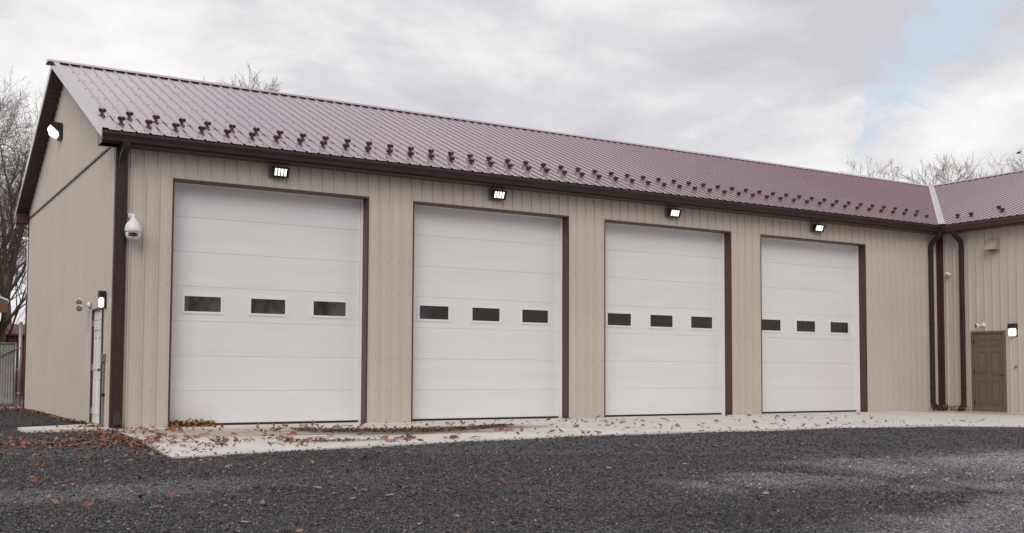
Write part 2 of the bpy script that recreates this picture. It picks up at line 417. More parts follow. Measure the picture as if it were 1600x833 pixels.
def rib_profile(s0, s1, rb=(0.020, 0.011, 0.023)):
    out = []; ba, ta, hh = rb; mh = 0.0005 if hh == 0.021 else 0.0025
    k0 = int(math.floor(s0 / P)) - 1; k1 = int(math.ceil(s1 / P)) + 1
    for k in range(k0, k1 + 1):
        c = k * P
        out += [(c - ba, 0), (c - ta, hh), (c + ta, hh), (c + ba, 0)]
        for q in (c + P * 0.36, c + P * 0.64): out += [(q - 0.013, 0), (q - 0.006, mh), (q + 0.006, mh), (q + 0.013, 0)]
    def h(s):
        for (a, ha), (b, hb) in zip(out, out[1:]):
            if a <= s <= b: return ha + (hb - ha) * (s - a) / (b - a) if b > a else ha
        return 0
    return [(s0, h(s0))] + [p for p in out if s0 + 1e-5 < p[0] < s1 - 1e-5] + [(s1, h(s1))]
def ribbed(name, mat, parent, s0, s1, lo, hi, mp, extra=(), rb=(0.019, 0.012, 0.028)):
    prof = rib_profile(s0, s1, rb)
    for e in extra:
        if s0 < e < s1 and all(abs(e - p[0]) > 1e-4 for p in prof):
            for i in range(len(prof) - 1):
                if prof[i][0] < e < prof[i + 1][0]:
                    a, b = prof[i], prof[i + 1]; prof.insert(i + 1, (e, a[1] + (b[1] - a[1]) * (e - a[0]) / (b[0] - a[0]))); break
    m = MB(); vs = []; fs = []
    for s, h in prof:
        a = lo(s) if callable(lo) else lo; b = hi(s) if callable(hi) else hi
        b = max(a, b); vs += [mp(s, h, a), mp(s, h, b)]
    for i in range(len(prof) - 1): fs.append((2 * i, 2 * i + 2, 2 * i + 3, 2 * i + 1))
    m.add(vs, fs); return m.build(name, mat, parent)

# --- front wall
fm = lambda s, h, t: (s, -h, t)
mb = MB()
xs = [0.0] + [v for d in DOORS for v in (d, d + DW)] + [L]
for i in range(0, len(xs), 2): mb.box(xs[i] + (0.005 if i == 0 else 0), xs[i + 1], 0.012, 0.34, 0, 4.74)
for d in DOORS: mb.box(d, d + DW, 0.012, 0.34, HE, 4.74)
fw_ = mb.build('front_wall', 'grey_plate', B)
TOPW = 4.72
k = 0; x = 0.0
while x < L - 0.01:
    x1 = min(x + 4 * P, L)
    over = any(d - 0.01 < x < d + DW - 0.01 for d in DOORS)
    ribbed('siding_panel', 'siding', fw_, x, x1, HE if over else 0.0, TOPW, fm)
    x = x1
# screws on the front wall
mb = MB()
for kk in range(1, int(L / P)):
    sx = kk * P - 0.05
    over = any(d < sx < d + DW for d in DOORS)
    for z in (0.06, 0.62, 1.22, 1.83, 2.44, 3.05, 3.66, 4.20, 4.62):
        if over and z < HE + 0.05: continue
        mb.box(sx - 0.007, sx + 0.007, -0.007, 0.001, z - 0.007, z + 0.007)
tag(mb.build('panel_screws', 'screw_tan', fw_), kind='stuff')
# corner trim
mb = MB()
mb.prism([(-0.028, -0.030), (0.175, -0.030), (0.175, -0.004), (-0.004, -0.004), (-0.004, 0.045), (-0.028, 0.045)], lambda a, b, t: (a, b, t), 0.0, 4.72)
mb.build('corner_trim', 'trim', B)
mb = MB()
mb.prism([(L - 0.14, -0.028), (L - 0.028, -0.028), (L - 0.028, -0.14), (L - 0.003, -0.14), (L - 0.003, -0.003), (L - 0.14, -0.003)], lambda a, b, t: (a, b, t), 0.0, 4.72)
mb.build('inner_corner_trim', 'trim', B)

# --- overhead doors
TR = 0.035
def ring(mb, x0, x1, z0, z1, ix, iz, y0, y1):
    vs = []
    for y in (y0, y1):
        vs += [(x0, y, z0), (x1, y, z0), (x1, y, z1), (x0, y, z1), (x0 + ix, y, z0 + iz), (x1 - ix, y, z0 + iz), (x1 - ix, y, z1 - iz), (x0 + ix, y, z1 - iz)]
    fs = []
    for a in range(4):
        b = (a + 1) % 4
        fs += [(a, b, b + 4, a + 4), (a + 8, b + 8, b + 12, a + 12), (a, b, b + 8, a + 8), (a + 4, b + 4, b + 12, a + 12)]
    mb.add(vs, fs)
YD = 0.30
first = None
for di, d in enumerate(DOORS):
    t = MB()
    t.prism([(d, 0), (d + TR, 0), (d + TR, HE - TR), (d + DW - TR, HE - TR), (d + DW - TR, 0), (d + DW, 0), (d + DW, HE), (d, HE)], lambda a, b, t_: (a, t_, b), -0.024, 0.18)
    t.build('door_jamb_trim', 'trim', B)
    t = MB()
    t.prism([(d, 0), (d + TR + 0.002, 0), (d + TR + 0.002, HE - TR - 0.002), (d + DW - TR - 0.002, HE - TR - 0.002), (d + DW - TR - 0.002, 0), (d + DW, 0), (d + DW, HE), (d, HE)], lambda a, b, t_: (a, t_, b), 0.181, 0.32)
    t.build('door_stop', 'jamb_white', B)
    x0, x1 = d + TR + 0.006, d + DW - TR - 0.006
    # the leaf core carries sections, windows and seal
    core = MB(); core.box(x0, x1, YD + 0.022, YD + 0.05, 0.03, HE - 0.01)
    leaf = core.build('overhead_door', 'jamb_white', B)
    HS = 4.267 / 7
    for k in range(7):
        z0 = 0.04 if k == 0 else k * HS + 0.0010; z1 = (k + 1) * HS - 0.0010
        if k == 6: z1 = HE - 0.012
        ch = 0.0035
        s_ = MB()
        s_.prism([(YD + 0.021, z0), (YD + ch, z0), (YD, z0 + ch), (YD, z1 - ch * 1.6), (YD + ch, z1), (YD + 0.021, z1)], lambda a, b, t_: (t_, a, b), x0, x1)
        s_.build('door_section', 'door_white', leaf)
    t = MB(); t.box(x0, x1, YD + 0.002, YD + 0.03, 0.0, 0.039); t.build('bottom_seal', 'rubber', leaf)
    xc = (x0 + x1) / 2
    for q in (-1.188, 0, 1.188):
        cx = xc + q; zc = 2.135
        fr = MB(); ring(fr, cx - 0.36, cx + 0.36, zc - 0.172, zc + 0.172, 0.04, 0.04, YD - 0.014, YD + 0.001)
        ring(fr, cx - 0.372, cx + 0.372, zc - 0.184, zc + 0.184, 0.014, 0.014, YD - 0.006, YD + 0.001)
        fr.build('window_frame', 'jamb_white', leaf)
        gl = MB(); gl.box(cx - 0.322, cx + 0.322, YD - 0.005, YD - 0.001, zc - 0.134, zc + 0.134); gl.build('window_pane', 'glass', leaf)

# --- gable wall
gm = lambda s, h, t: (-h, s, t)
mb = MB()
mb.prism([(0.02, 0), (W - 0.02, 0), (W - 0.02, zr(W) - 0.16), (YR, ZR - 0.16), (0.02, zr(0.02) - 0.16)], lambda a, b, t: (t, a, b), 0.11, 0.3)
gw = mb.build('gable_wall', 'grey_plate', B)
ZS = 4.81
GRB = (0.021, 0.008, 0.018)
GD0, GD1, GDH = 0.83, 1.80, 2.06
for k in range(12):
    a, b = k * 4 * P, min((k + 1) * 4 * P, W)
    if k == 0: 
        ribbed('siding_panel', 'siding', gw, a, GD0, 0.0, ZS, gm, rb=GRB)
        ribbed('siding_panel', 'siding', gw, GD0, b, GDH, ZS, gm, rb=GRB)
    elif k == 1:
        ribbed('siding_panel', 'siding', gw, a, GD1, GDH, ZS, gm, rb=GRB)
        ribbed('siding_panel', 'siding', gw, GD1, b, 0.0, ZS, gm, rb=GRB)
    else: ribbed('siding_panel', 'siding', gw, a, b, 0.0, ZS, gm, rb=GRB)
    ribbed('siding_panel', 'siding', gw, a, b, ZS + 0.02, lambda s: zr(s) - 0.14, lambda s, h, t: (-h - 0.004, s, t), rb=GRB)
mb = MB(); mb.prism([(0.0, ZS - 0.012), (-0.033, ZS - 0.022), (-0.033, ZS + 0.012), (-0.02, ZS + 0.03), (0.0, ZS + 0.03)], lambda a, b, t: (a, t, b), 0.0, W)
mb.build('seam_flashing', 'trim', gw)
mb = MB(); mb.box(-0.028, 0.06, W - 0.05, W + 0.03, 0, 4.72); mb.build('corner_trim', 'trim', B)
# --- back wall
mb = MB(); mb.box(0.06, 30, W - 0.02, W + 0.02, 0, 4.74); mb.build('back_wall', 'siding', B)

# --- wing wall
wm = lambda s, h, t: (L - h, -s, t)
WD0, WD1, WDH = 0.945, 1.925, 2.08
mb = MB()
mb.box(L + 0.008, L + 0.2, 0, -WD0, 0, 4.74); mb.box(L + 0.008, L + 0.2, -WD1, WING, 0, 4.74); mb.box(L + 0.008, L + 0.2, -WD0, -WD1, WDH, 4.74)
ww = mb.build('wing_wall', 'grey_plate', B)
s = 0.0
while s < -WING - 0.01:
    s1 = min(s + 4 * P, -WING)
    lo0, hi0 = max(s, WD0), min(s1, WD1)
    if hi0 > lo0 + 1e-4:
        if s < lo0 - 1e-4: ribbed('siding_panel', 'siding', ww, s, lo0, 0, TOPW, wm)
        ribbed('siding_panel', 'siding', ww, lo0, hi0, WDH, TOPW, wm)
        if s1 > hi0 + 1e-4: ribbed('siding_panel', 'siding', ww, hi0, s1, 0, TOPW, wm)
    else: ribbed('siding_panel', 'siding', ww, s, s1, 0, TOPW, wm)
    s = s1
mb = MB()
for kk in range(1, 40):
    sy = -(kk * P - 0.05)
    for z in (0.06, 0.62, 1.22, 1.83, 2.44, 3.05, 3.66, 4.20, 4.62):
        if -WD1 < sy < -WD0 and z < WDH + 0.04: continue
        mb.box(L - 0.007, L + 0.001, sy - 0.007, sy + 0.007, z - 0.007, z + 0.007)
tag(mb.build('panel_screws', 'screw_tan', ww), kind='stuff')
mb = MB(); mb.box(L + 0.2, 35, WING, WING + 0.1, 0, 4.74); mb.box(34.9, 35.1, WING, W, 0, 4.74); mb.build('wing_end_wall', 'siding', B)

# --- roof: deck, panels, trims
mb = MB()
T = 0.05
# main front slope deck (to the valley), rear slope, wing slopes
def slab(mb, quad):
    n = len(quad); mb.add([(x, y, z - 0.004) for x, y, z in quad] + [(x, y, z - T) for x, y, z in quad],
                          [tuple(range(n)), tuple(range(n, 2 * n))[::-1]] + [(i, (i + 1) % n, n + (i + 1) % n, n + i) for i in range(n)])
slab(mb, [(-OH + 0.02, -OH + 0.02, zr(-OH + 0.02)), (XE, -OH + 0.02, zr(-OH + 0.02)), (XR, YR, ZR), (-OH + 0.02, YR, ZR)])
slab(mb, [(-OH + 0.02, YR, ZR), (XR, YR, ZR), (XR + 7, W + OH, ZE), (-OH + 0.02, W + OH, ZE)])
slab(mb, [(XE + 0.02, -OH, zw(XE + 0.02)), (XR, YR, ZR), (XR, WING - OH, ZR), (XE + 0.02, WING - OH, zw(XE + 0.02))])
slab(mb, [(XR, YR, ZR), (XR + 7.2, W + OH, ZE), (XR + 7.2, WING - OH, ZE), (XR, WING - OH, ZR)])
roof = mb.build('roof', 'roof', B)
nrm = Vector((0, -SL, 1)).normalized()
def rm(s, h, y):       # main front slope; the sheet coordinate s is x
    return (s + 0.0, y + nrm.y * h, zr(y) + nrm.z * h)
x = -OH; YEDGE = -OH - 0.035
while x < XR - 0.02:
    x1 = min((math.floor(x / (4 * P) + 1e-6) + 1) * 4 * P, XR)
    ribbed('roof_panel', 'roof', roof, x, x1, lambda s: max(YEDGE, yval(s) + 0.03 if s > XE - 0.04 else YEDGE), YR - 0.012, rm, extra=(XE,), rb=(0.025, 0.009, 0.021))
    x = x1
wn = Vector((-SW, 0, 1)).normalized()
def rw(s, h, xx): return (xx + wn.x * h, s, zw(xx) + wn.z * h)
y = WING - OH; XEDGE = XE - 0.035
while y < YR - 0.02:
    y1 = min((math.floor(y / (4 * P) + 1e-6) + 1) * 4 * P, YR)
    ribbed('roof_panel', 'roof', roof, y, y1, lambda s: max(XEDGE, xval(s) + 0.03 if s > -OH - 0.04 else XEDGE), XR - 0.012, rw, extra=(-OH,), rb=(0.025, 0.009, 0.021))
    y = y1
# screws on the main roof
mb = MB()
for kk in range(-1, int(XR / P)):
    for yy in np.arange(-0.12, YR - 0.1, 0.76):
        for off in (-0.055, 0.055):
            sx = kk * P + off
            if sx < -OH + 0.03 or sx > 9.5 or (sx > XE and yy < yval(sx) + 0.2): continue
            if off > 0 and kk % 4: continue
            p = rm(sx, 0.004, yy); mb.box(p[0] - 0.006, p[0] + 0.006, p[1] - 0.006, p[1] + 0.006, p[2] - 0.006, p[2] + 0.006)
tag(mb.build('roof_screws', 'screw_brown', roof), kind='stuff')
# ridge caps
hc = 0.022
def cap_main(mb, x0, x1):
    wd = 0.17
    prof = [(-wd, -wd * SL + hc), (-wd, -wd * SL + hc + 0.006), (-0.03, hc + 0.004), (0, hc + 0.018), (0.03, hc + 0.004), (wd, -wd * SL + hc + 0.006), (wd, -wd * SL + hc)]
    mb.prism(prof, lambda a, b, t: (t, YR + a, ZR + b + 0.004), x0, x1)
mb = MB(); cap_main(mb, -OH - 0.11, XR + 0.05); mb.build('ridge_cap', 'roof', roof)
mb = MB(); wd = 0.17
mb.prism([(-wd, -wd * SW + hc), (-wd, -wd * SW + hc + 0.006), (-0.03, hc + 0.004), (0, hc + 0.018), (0.03, hc + 0.004), (wd, -wd * SW + hc + 0.006), (wd, -wd * SW + hc)],
         lambda a, b, t: (XR + a, t, ZR + b + 0.002), WING - OH, YR - 0.05)
mb.build('ridge_cap', 'roof', roof)
# rake trims at the near gable
for sgn in (0, 1):
    mb = MB()
    def yy(t): return t if sgn == 0 else W - t
    prof = [(0.10, 0.026), (0.10, 0.021), (-0.004, 0.021), (-0.004, -0.135), (0.012, -0.135), (0.012, -0.145), (-0.012, -0.145), (-0.012, 0.026)]
    a0, a1 = -OH - 0.05, YR
    n = len(prof)
    mb.add([(-OH + a, yy(a0), zr(a0) + b) for a, b in prof] + [(-OH + a, yy(a1), zr(a1) + b) for a, b in prof],
           [(i, (i + 1) % n, n + (i + 1) % n, n + i) for i in range(n)] + [tuple(range(n)), tuple(range(n, 2 * n))])
    mb.build('rake_trim', 'roof', roof)
    # soffit boards under the gable overhang
    for q in range(34):
        u0 = -OH + 0.36 + q * (YR + OH - 0.36) / 34; u1 = u0 + (YR + OH - 0.36) / 34 - 0.012
        b = MB()
        vs = []
        for (u, dzz) in ((u0, -0.142), (u1, -0.142), (u1, -0.125), (u0, -0.125)):
            vs += [(-OH + 0.014, yy(u), zr(u) + dzz), (-0.001, yy(u), zr(u) + dzz)]
        b.add(vs, [(0, 2, 3, 1), (2, 4, 5, 3), (4, 6, 7, 5), (6, 0, 1, 7), (0, 6, 4, 2), (1, 3, 5, 7)])
        b.build('soffit_board', 'soffit', roof)
    mb = MB(); mb.add([(-OH + 0.014, yy(-OH), zr(-OH) - 0.115), (-0.001, yy(-OH), zr(-OH) - 0.115), (-0.001, yy(YR), ZR - 0.115), (-OH + 0.014, yy(YR), ZR - 0.115)], [(0, 1, 2, 3)])
    mb.build('soffit_back', 'soffit', roof)
    # boxed return at the eave
    mb = MB(); a, b_ = yy(-OH - 0.004), yy(0.055)
    mb.prism([(a, 4.70), (b_, 4.70), (b_, zr(0.055) - 0.148), (a, zr(-OH) - 0.09)], lambda p, q_, t: (t, p, q_), -OH - 0.003, -0.004)
    mb.build('eave_return', 'trim', roof)
# valley flashing
va = Vector((XE - 0.03, -OH - 0.03, ZE - 0.012)); vb = Vector((XR, YR, ZR))
dirv = (vb - va)
m1 = Vector((-1, 0, 0)); m2 = Vector((0, -1, SL * 0 ))
for side in (0, 1):
    mb = MB()
    lat = Vector((-1, 0, 0)) if side == 0 else Vector((0, -1, 0))
    nn = nrm if side == 0 else wn
    vs = []
    for base in (va, vb - dirv * 0.008):
        for wdt, up in ((0.015, 0.032), (0.055, 0.026), (0.07, 0.040), (0.085, 0.026), (0.13, 0.027), (0.13, 0.020)):
            vs.append(base + lat * wdt + nn * up)
    n = 6
    mb.add(vs, [(i, i + 1, n + i + 1, n + i) for i in range(n - 1)])
    mb.build('valley_flashing', 'valley', roof)
# snow guards
g = MB()
g.box(-0.028, 0.028, -0.06, 0.05, 0.0, 0.006)
g.prism([(-0.016, 0.0), (0.016, 0.0), (0.016, 0.04), (-0.016, 0.04)], lambda a, b, t: (a, t, b), -0.018, 0.006)
for sx in (-1, 1):
    g.lathe([(0.028, -0.020), (0.037, -0.014), (0.037, 0.008), (0.028, 0.014)], (0, 1, 0), (0.030 * sx, -0.004, 0.056), 10)
g.lathe([(0.016, -0.020), (0.022, -0.014), (0.022, 0.008), (0.016, 0.014)], (0, 1, 0), (0, -0.004, 0.036), 8)
gme = g.mesh('snow_guard', 'guard')
def put_guard(p, n, yawz):
    o = bpy.data.objects.new('snow_guard', gme); C.objects.link(o); o.parent = roof
    z = Vector(n); up_s = Vector((0, 1, 0)) if yawz == 0 else Vector((1, 0, 0))
    yv = (up_s - z * up_s.dot(z)).normalized(); xv = yv.cross(z)
    R = Matrix((xv, yv, z)).transposed().to_4x4()
    o.matrix_local = Matrix.Translation(p) @ R
for k in range(48):
    for (x0, y0) in ((-0.114, 0.83), (0.114, 0.35)):
        xx = x0 + 2 * P * k; yy_ = y0
        if xx > XE and yy_ < yval(xx) + 0.12: continue
        put_guard(Vector(rm(xx, 0.002, yy_)), nrm, 0)
for k in range(14):
    for (x0, y0) in ((22.03, -0.34), (21.62, -0.72)):
        yy_ = y0 - 4 * P * k
        if k == 0 and x0 > 22: continue
        put_guard(Vector(rw(yy_, 0.002, x0)), wn, 1)
put_guard(Vector(rw(-0.27, 0.002, 21.68)), wn, 1)
# eave soffit, fascia, gutters
mb = MB(); mb.box(-OH, XE, -OH, -0.001, 4.70, 4.715); mb.build('eave_soffit', 'soffit', B)
mb = MB(); mb.box(XE, L - 0.001, -0.001, WING, 4.70, 4.715); mb.build('eave_soffit', 'soffit', B)
mb = MB(); mb.box(-OH, XE - 0.002, -OH - 0.018, -OH + 0.002, 4.70, 4.885); mb.build('fascia', 'trim', B)
mb = MB(); mb.box(XE - 0.018, XE + 0.002, -OH - 0.02, WING, 4.70, 4.885); mb.build('fascia', 'trim', B)
GP = [(0.0, 0.0), (0.075, 0.0), (0.082, 0.012), (0.088, 0.05), (0.108, 0.09), (0.122, 0.105), (0.122, 0.15), (0.112, 0.152), (0.112, 0.112), (0.098, 0.096), (0.078, 0.055), (0.07, 0.014), (0.006, 0.012), (0.006, 0.15), (0.0, 0.15)]
ZG = 4.722
def gutter(p0, p1, mp, name='gutter', mat='gutter'):
    mb = MB(); mb.prism(GP, mp, p0, p1)
    return mb
mb = MB(); mb.prism(GP, lambda a, b, t: (t, -OH - 0.02 - a, ZG + b), -OH - 0.01, XE - 0.02 - 0.006)
mb.prism([(0, 0), (0.082, 0), (0.122, 0.105), (0.122, 0.152), (0, 0.152)], lambda a, b, t: (t, -OH - 0.02 - a, ZG + b), -OH - 0.013, -OH - 0.0101)
gu = mb.build('gutter', 'gutter', B)
mb = MB(); mb.prism([(0, -0.004), (0.080, -0.004), (0.092, 0.05), (0.127, 0.103), (0.127, 0.156), (0.118, 0.156), (0.118, 0.11), (0.0, 0.002)], lambda a, b, t: (t, -OH - 0.02 - a, ZG + b), 9.62, 9.70)
mb.build('gutter_joint', 'gutter', gu)
mb = MB(); mb.prism(GP, lambda a, b, t: (XE - 0.02 - a, t, ZG + b), WING - OH, -OH - 0.15)
mb.prism(GP, lambda a, b, t: (XE - 0.02 - a, t, ZG + b - 0.001), -OH - 0.15, -OH - 0.03)
mb.build('gutter', 'trim', B)
# downspouts
def rect(w_, d_): 
    c = 0.012; a, b = w_ / 2, d_ / 2
    return [(-a + c, -b), (a - c, -b), (a, -b + c), (a, b - c), (a - c, b), (-a + c, b), (-a, b - c), (-a, -b + c)]
def arc(pts, n=5):
    """round the corners of a path"""
    pts = [Vector(p) for p in pts]; out = [pts[0]]
    for i in range(1, len(pts) - 1):
        a, b, c = pts[i - 1], pts[i], pts[i + 1]
        r = min(0.11, (a - b).length * 0.45, (c - b).length * 0.45)
        p, q = b + (a - b).normalized() * r, b + (c - b).normalized() * r
        for k in range(n + 1):
            t = k / n; out.append(p * (1 - t) ** 2 + b * 2 * t * (1 - t) + q * t * t)
    return out + [pts[-1]]
def downspout(path, ref, straps, strapbox, mat='gutter'):
    mb = MB(); mb.sweep(arc(path), rect(0.115, 0.085), ref)
    o = mb.build('downspout', mat, B)
    for z in straps:
        b = MB(); b.box(*strapbox(z)); b.build('strap', mat, o)
    ins = MB(); e = Vector(path[-1]); d = (e - Vector(path[-2])).normalized()
    ins.sweep([e + d * 0.0005, e + d * 0.001], rect(0.10, 0.07), ref); ins.build('outlet_mouth', 'rubber', o)
    return o
downspout([(0.07, -0.385, 4.74), (0.07, -0.37, 4.64), (0.07, -0.075, 4.48), (0.07, -0.075, 0.20), (0.07, -0.24, 0.045)], Vector((1, 0, 0)), (0.6, 2.4, 4.3), lambda z: (0.008, 0.132, -0.122, -0.03, z, z + 0.025))
downspout([(20.735, -0.385, 4.74), (20.735, -0.37, 4.62), (20.775, -0.075, 4.44), (20.775, -0.075, 0.17), (20.86, -0.20, 0.05)], Vector((1, 0.0, 0)), (0.6, 2.3, 4.2), lambda z: (20.713, 20.837, -0.122, -0.03, z, z + 0.025))
downspout([(XE - 0.08, -0.74, 4.74), (XE - 0.07, -0.74, 4.63), (L - 0.075, -0.74, 4.44), (L - 0.075, -0.74, 0.17), (L - 0.21, -0.72, 0.05)], Vector((0, 1, 0)), (0.6, 2.3, 4.2), lambda z: (L - 0.122, L - 0.03, -0.802, -0.678, z, z + 0.025))

# --- personnel doors: built in local axes (u along wall, v out of wall) and mapped
def six_panel_door(name, mp, u0, u1, h, leaf_mat, frame_mat, hinge_at_u0, label=None, out=0.0, fwid=0.05):
    """mp(u, v, z); v > 0 is out of the wall"""
    def bx(mb, a, b, v0, v1, z0, z1):
        p = [mp(a, v0, z0), mp(b, v0, z0), mp(b, v1, z0), mp(a, v1, z0), mp(a, v0, z1), mp(b, v0, z1), mp(b, v1, z1), mp(a, v1, z1)]
        mb.add(p, [(0, 3, 2, 1), (4, 5, 6, 7), (0, 1, 5, 4), (1, 2, 6, 5), (2, 3, 7, 6), (3, 0, 4, 7)])
    fp = 0.028
    mb = MB(); bx(mb, u0 + fwid + 0.003, u1 - fwid - 0.003, -0.05, -0.012 + out, 0.03, h - fwid - 0.003)
    door = mb.build(name, leaf_mat, B)
    if label: door['label'] = label
    mb = MB()
    bx(mb, u0, u0 + fwid, -0.10, fp, 0, h); bx(mb, u1 - fwid, u1, -0.10, fp, 0, h); bx(mb, u0 + fwid, u1 - fwid, -0.10, fp, h - fwid, h)
    mb.build('door_frame', frame_mat, door)
    mb = MB(); bx(mb, u0 + fwid, u1 - fwid, -0.1, 0.03, 0.0, 0.026); mb.build('threshold', 'steel', door)
    wd = u1 - u0 - 2 * fwid; c = (u0 + u1) / 2
    for (za, zb) in ((0.19, 0.82), (0.98, 1.56), (1.68, 1.88)):
        for sg in (-1, 1):
            a = c + sg * (0.045 + 0.0) ; b_ = c + sg * (wd / 2 - 0.11)
            a, b_ = min(a, b_), max(a, b_)
            mb = MB()
            # sunk margin with raised field: a picture frame moulding and an inner plate
            i = 0.022
            for (p0, p1, q0, q1) in ((a, b_, za, za + i), (a, b_, zb - i, zb), (a, a + i, za + i, zb - i), (b_ - i, b_, za + i, zb - i)):
                bx(mb, p0, p1, -0.012 + out, 0.002 + out, q0, q1)
            bx(mb, a + 0.05, b_ - 0.05, -0.012 + out, -0.002 + out, za + 0.05, zb - 0.05)
            mb.build('door_panel', leaf_mat, door)
    hu = u0 + fwid if hinge_at_u0 else u1 - fwid
    for z in (0.24, 1.02, 1.80):
        mb = MB(); bx(mb, hu - 0.022, hu + 0.022, -0.010, 0.012 if frame_mat == leaf_mat else 0.02, z - 0.055, z + 0.055); mb.build('hinge', 'rubber' if leaf_mat == 'brown_door' else 'steel', door)
    ku = u1 - fwid - 0.075 if hinge_at_u0 else u0 + fwid + 0.075
    mb = MB(); o_ = Vector(mp(ku, -0.012 + out, 0.97)); ax = Vector(mp(ku, 1, 0.97)) - Vector(mp(ku, 0, 0.97))
    mb.lathe([(0.032, 0.0), (0.032, 0.008), (0.014, 0.012), (0.014, 0.035), (0.028, 0.045), (0.030, 0.06), (0.02, 0.072)], ax, o_, 12)
    mb.build('door_knob', 'brass', door, smooth=True)
    return door
six_panel_door('side_door', lambda u, v, z: (-v, u, z), GD0, GD1, GDH, 'jamb_white', 'trim', False, 'white six-panel side door in a brown frame', fwid=0.032)
six_panel_door('wing_door', lambda u, v, z: (L - v, -u, z), WD0, WD1, WDH, 'brown_door', 'brown_door', True, 'brown six-panel door of the wing')

# ------------------------------------------------------------------ wall fittings
FL_LABELS = ['lit four-strip floodlight above the overhead door nearest the downspout corner', 'lit four-strip floodlight above the second overhead door from the left',
             'lit four-strip floodlight above the third overhead door from the left', 'lit four-strip floodlight above the overhead door nearest the wing']
for i, fx in enumerate((2.79, 7.36, 11.93, 16.5)):
    e = empty('floodlight', (fx, -0.02, 4.55), FL_LABELS[i], 'floodlight', 'floodlights over the overhead doors')
    def tmb(tilt=22):
        mb = MB(); mb.T = Matrix.Translation((fx, -0.115, 4.55)) @ Matrix.Rotation(math.radians(tilt), 4, 'X') @ Matrix.Scale(0.9, 4); return mb
    mb = MB(); mb.box(fx - 0.19, fx + 0.12, -0.032, -0.0195, 4.44, 4.655, 0.004); mb.build('mounting_plate', 'grey_plate', e)
    mb = MB(); mb.box(fx - 0.05, fx + 0.05, -0.10, -0.032, 4.50, 4.60, 0.006); mb.build('bracket', 'black_metal', e)
    mb = tmb(); mb.box(-0.165, 0.165, -0.035, 0.03, -0.10, 0.10, 0.012)
    for kk in range(7): mb.box(-0.13 + kk * 0.04, -0.12 + kk * 0.04, 0.03, 0.055, -0.08, 0.08)
    mb.build('housing', 'black_metal', e)
    mb = tmb(); ring(mb, -0.17, 0.17, -0.105, 0.105, 0.028, 0.028, -0.060, -0.034); mb.build('bezel', 'black_metal', e)
    mb = tmb(); mb.box(-0.14, 0.14, -0.037, -0.0352, -0.076, 0.076); mb.build('reflector_tray', 'black_metal', e)
    for kk in range(4):
        mb = tmb(); u0 = -0.122 + kk * 0.066; mb.box(u0, u0 + 0.040, -0.046, -0.0372, -0.072, 0.072, 0.003); mb.build('led_strip', 'led', e)
# wall pack on the gable
GLY, GLZ = 5.95, 6.10
e = empty('wall_pack_light', (0, GLY, GLZ), 'lit dark wall pack lamp high on the gable under the rake', 'wall light')
mp = lambda a, b, t: (a, t, GLZ + b)
mb = MB(); mb.prism([(-0.022, 0.15), (-0.19, 0.165), (-0.255, 0.145), (-0.285, 0.10), (-0.11, -0.05), (-0.085, -0.165), (-0.022, -0.17)], mp, GLY - 0.19, GLY + 0.19); mb.build('housing', 'black_metal', e)
mb = MB(); mb.prism([(-0.272, 0.086), (-0.276, 0.05), (-0.24, -0.065), (-0.185, -0.105), (-0.10, -0.125), (-0.116, -0.05)], mp, GLY - 0.186, GLY + 0.186); mb.build('lens', 'lens', e)
# sconces
def sconce(mp, cu, z0, z1, wd, label, frac=0.6):
    e = empty('wall_sconce', mp(cu, 0, z0), label, 'wall light')
    def bx(a, b, v0, v1, za, zb, ch=0.006):
        mb = MB(); p, q = mp(a, v0, za), mp(b, v1, zb)
        mb.box(p[0], q[0], p[1], q[1], za, zb, ch); return mb
    zm = z0 + (z1 - z0) * frac
    bx(cu - wd / 2, cu + wd / 2, 0.02, 0.045, z0 - 0.01, z1).build('back_plate', 'black_metal', e)
    bx(cu - wd / 2, cu + wd / 2, 0.0455, 0.125, zm, z1).build('hood', 'black_metal', e)
    bx(cu - wd / 2 + 0.012, cu + wd / 2 - 0.012, 0.0455, 0.11, z0, zm - 0.001, 0.02).build('lens', 'lens', e)
sconce(lambda u, v, z: (-v, u, z), 0.66, 2.04, 2.32, 0.16, 'lit dark sconce beside the top of the white side door')
sconce(lambda u, v, z: (L - v, u, z), -2.16, 1.93, 2.24, 0.21, 'lit dark sconce on the wing wall beside the brown door', 0.62)
# pan tilt camera
pc = Vector((0.235, -0.235, 3.30))
e = empty('dome_camera', (0.235, 0, 3.3), 'white pan-tilt dome camera on a bracket by the front corner downspout', 'security camera')
mb = MB(); mb.box(0.175, 0.295, -0.045, -0.02, 3.42, 3.60, 0.012); mb.tube(arc([(0.235, -0.04, 3.50), (0.235, -0.16, 3.52), pc + Vector((0, 0, 0.24)), pc + Vector((0, 0, 0.15))]), 0.036, 12); mb.build('bracket', 'white_metal', e, True)
mb = MB(); mb.lathe([(0.03, 0.20), (0.055, 0.185), (0.06, 0.15), (0.085, 0.135), (0.118, 0.085), (0.134, 0.02), (0.138, -0.03), (0.128, -0.045)], (0, 0, 1), pc, 28); mb.build('housing', 'white_metal', e, True)
mb = MB(); mb.lathe([(0.118, -0.046), (0.124, -0.07), (0.116, -0.12), (0.085, -0.165), (0.045, -0.182)], (0, 0, 1), pc, 28); mb.build('camera_ball', 'white_metal', e, True)
fd = (CAM - pc); fd.z = 0; fd.normalize(); sdv = Vector((-fd.y, fd.x, 0))
mb = MB()
vs = []; N = 9
for zz in (-0.060, -0.120):
    rr = 0.1275 if zz > -0.1 else 0.119
    for i in range(N):
        a = math.radians(-38 + 76 * i / (N - 1)); vs.append(pc + (fd * math.cos(a) + sdv * math.sin(a)) * rr + Vector((0, 0, zz)))
mb.add(vs, [(i, i + 1, N + i + 1, N + i) for i in range(N - 1)]); mb.build('lens_window', 'black_metal', e, True)
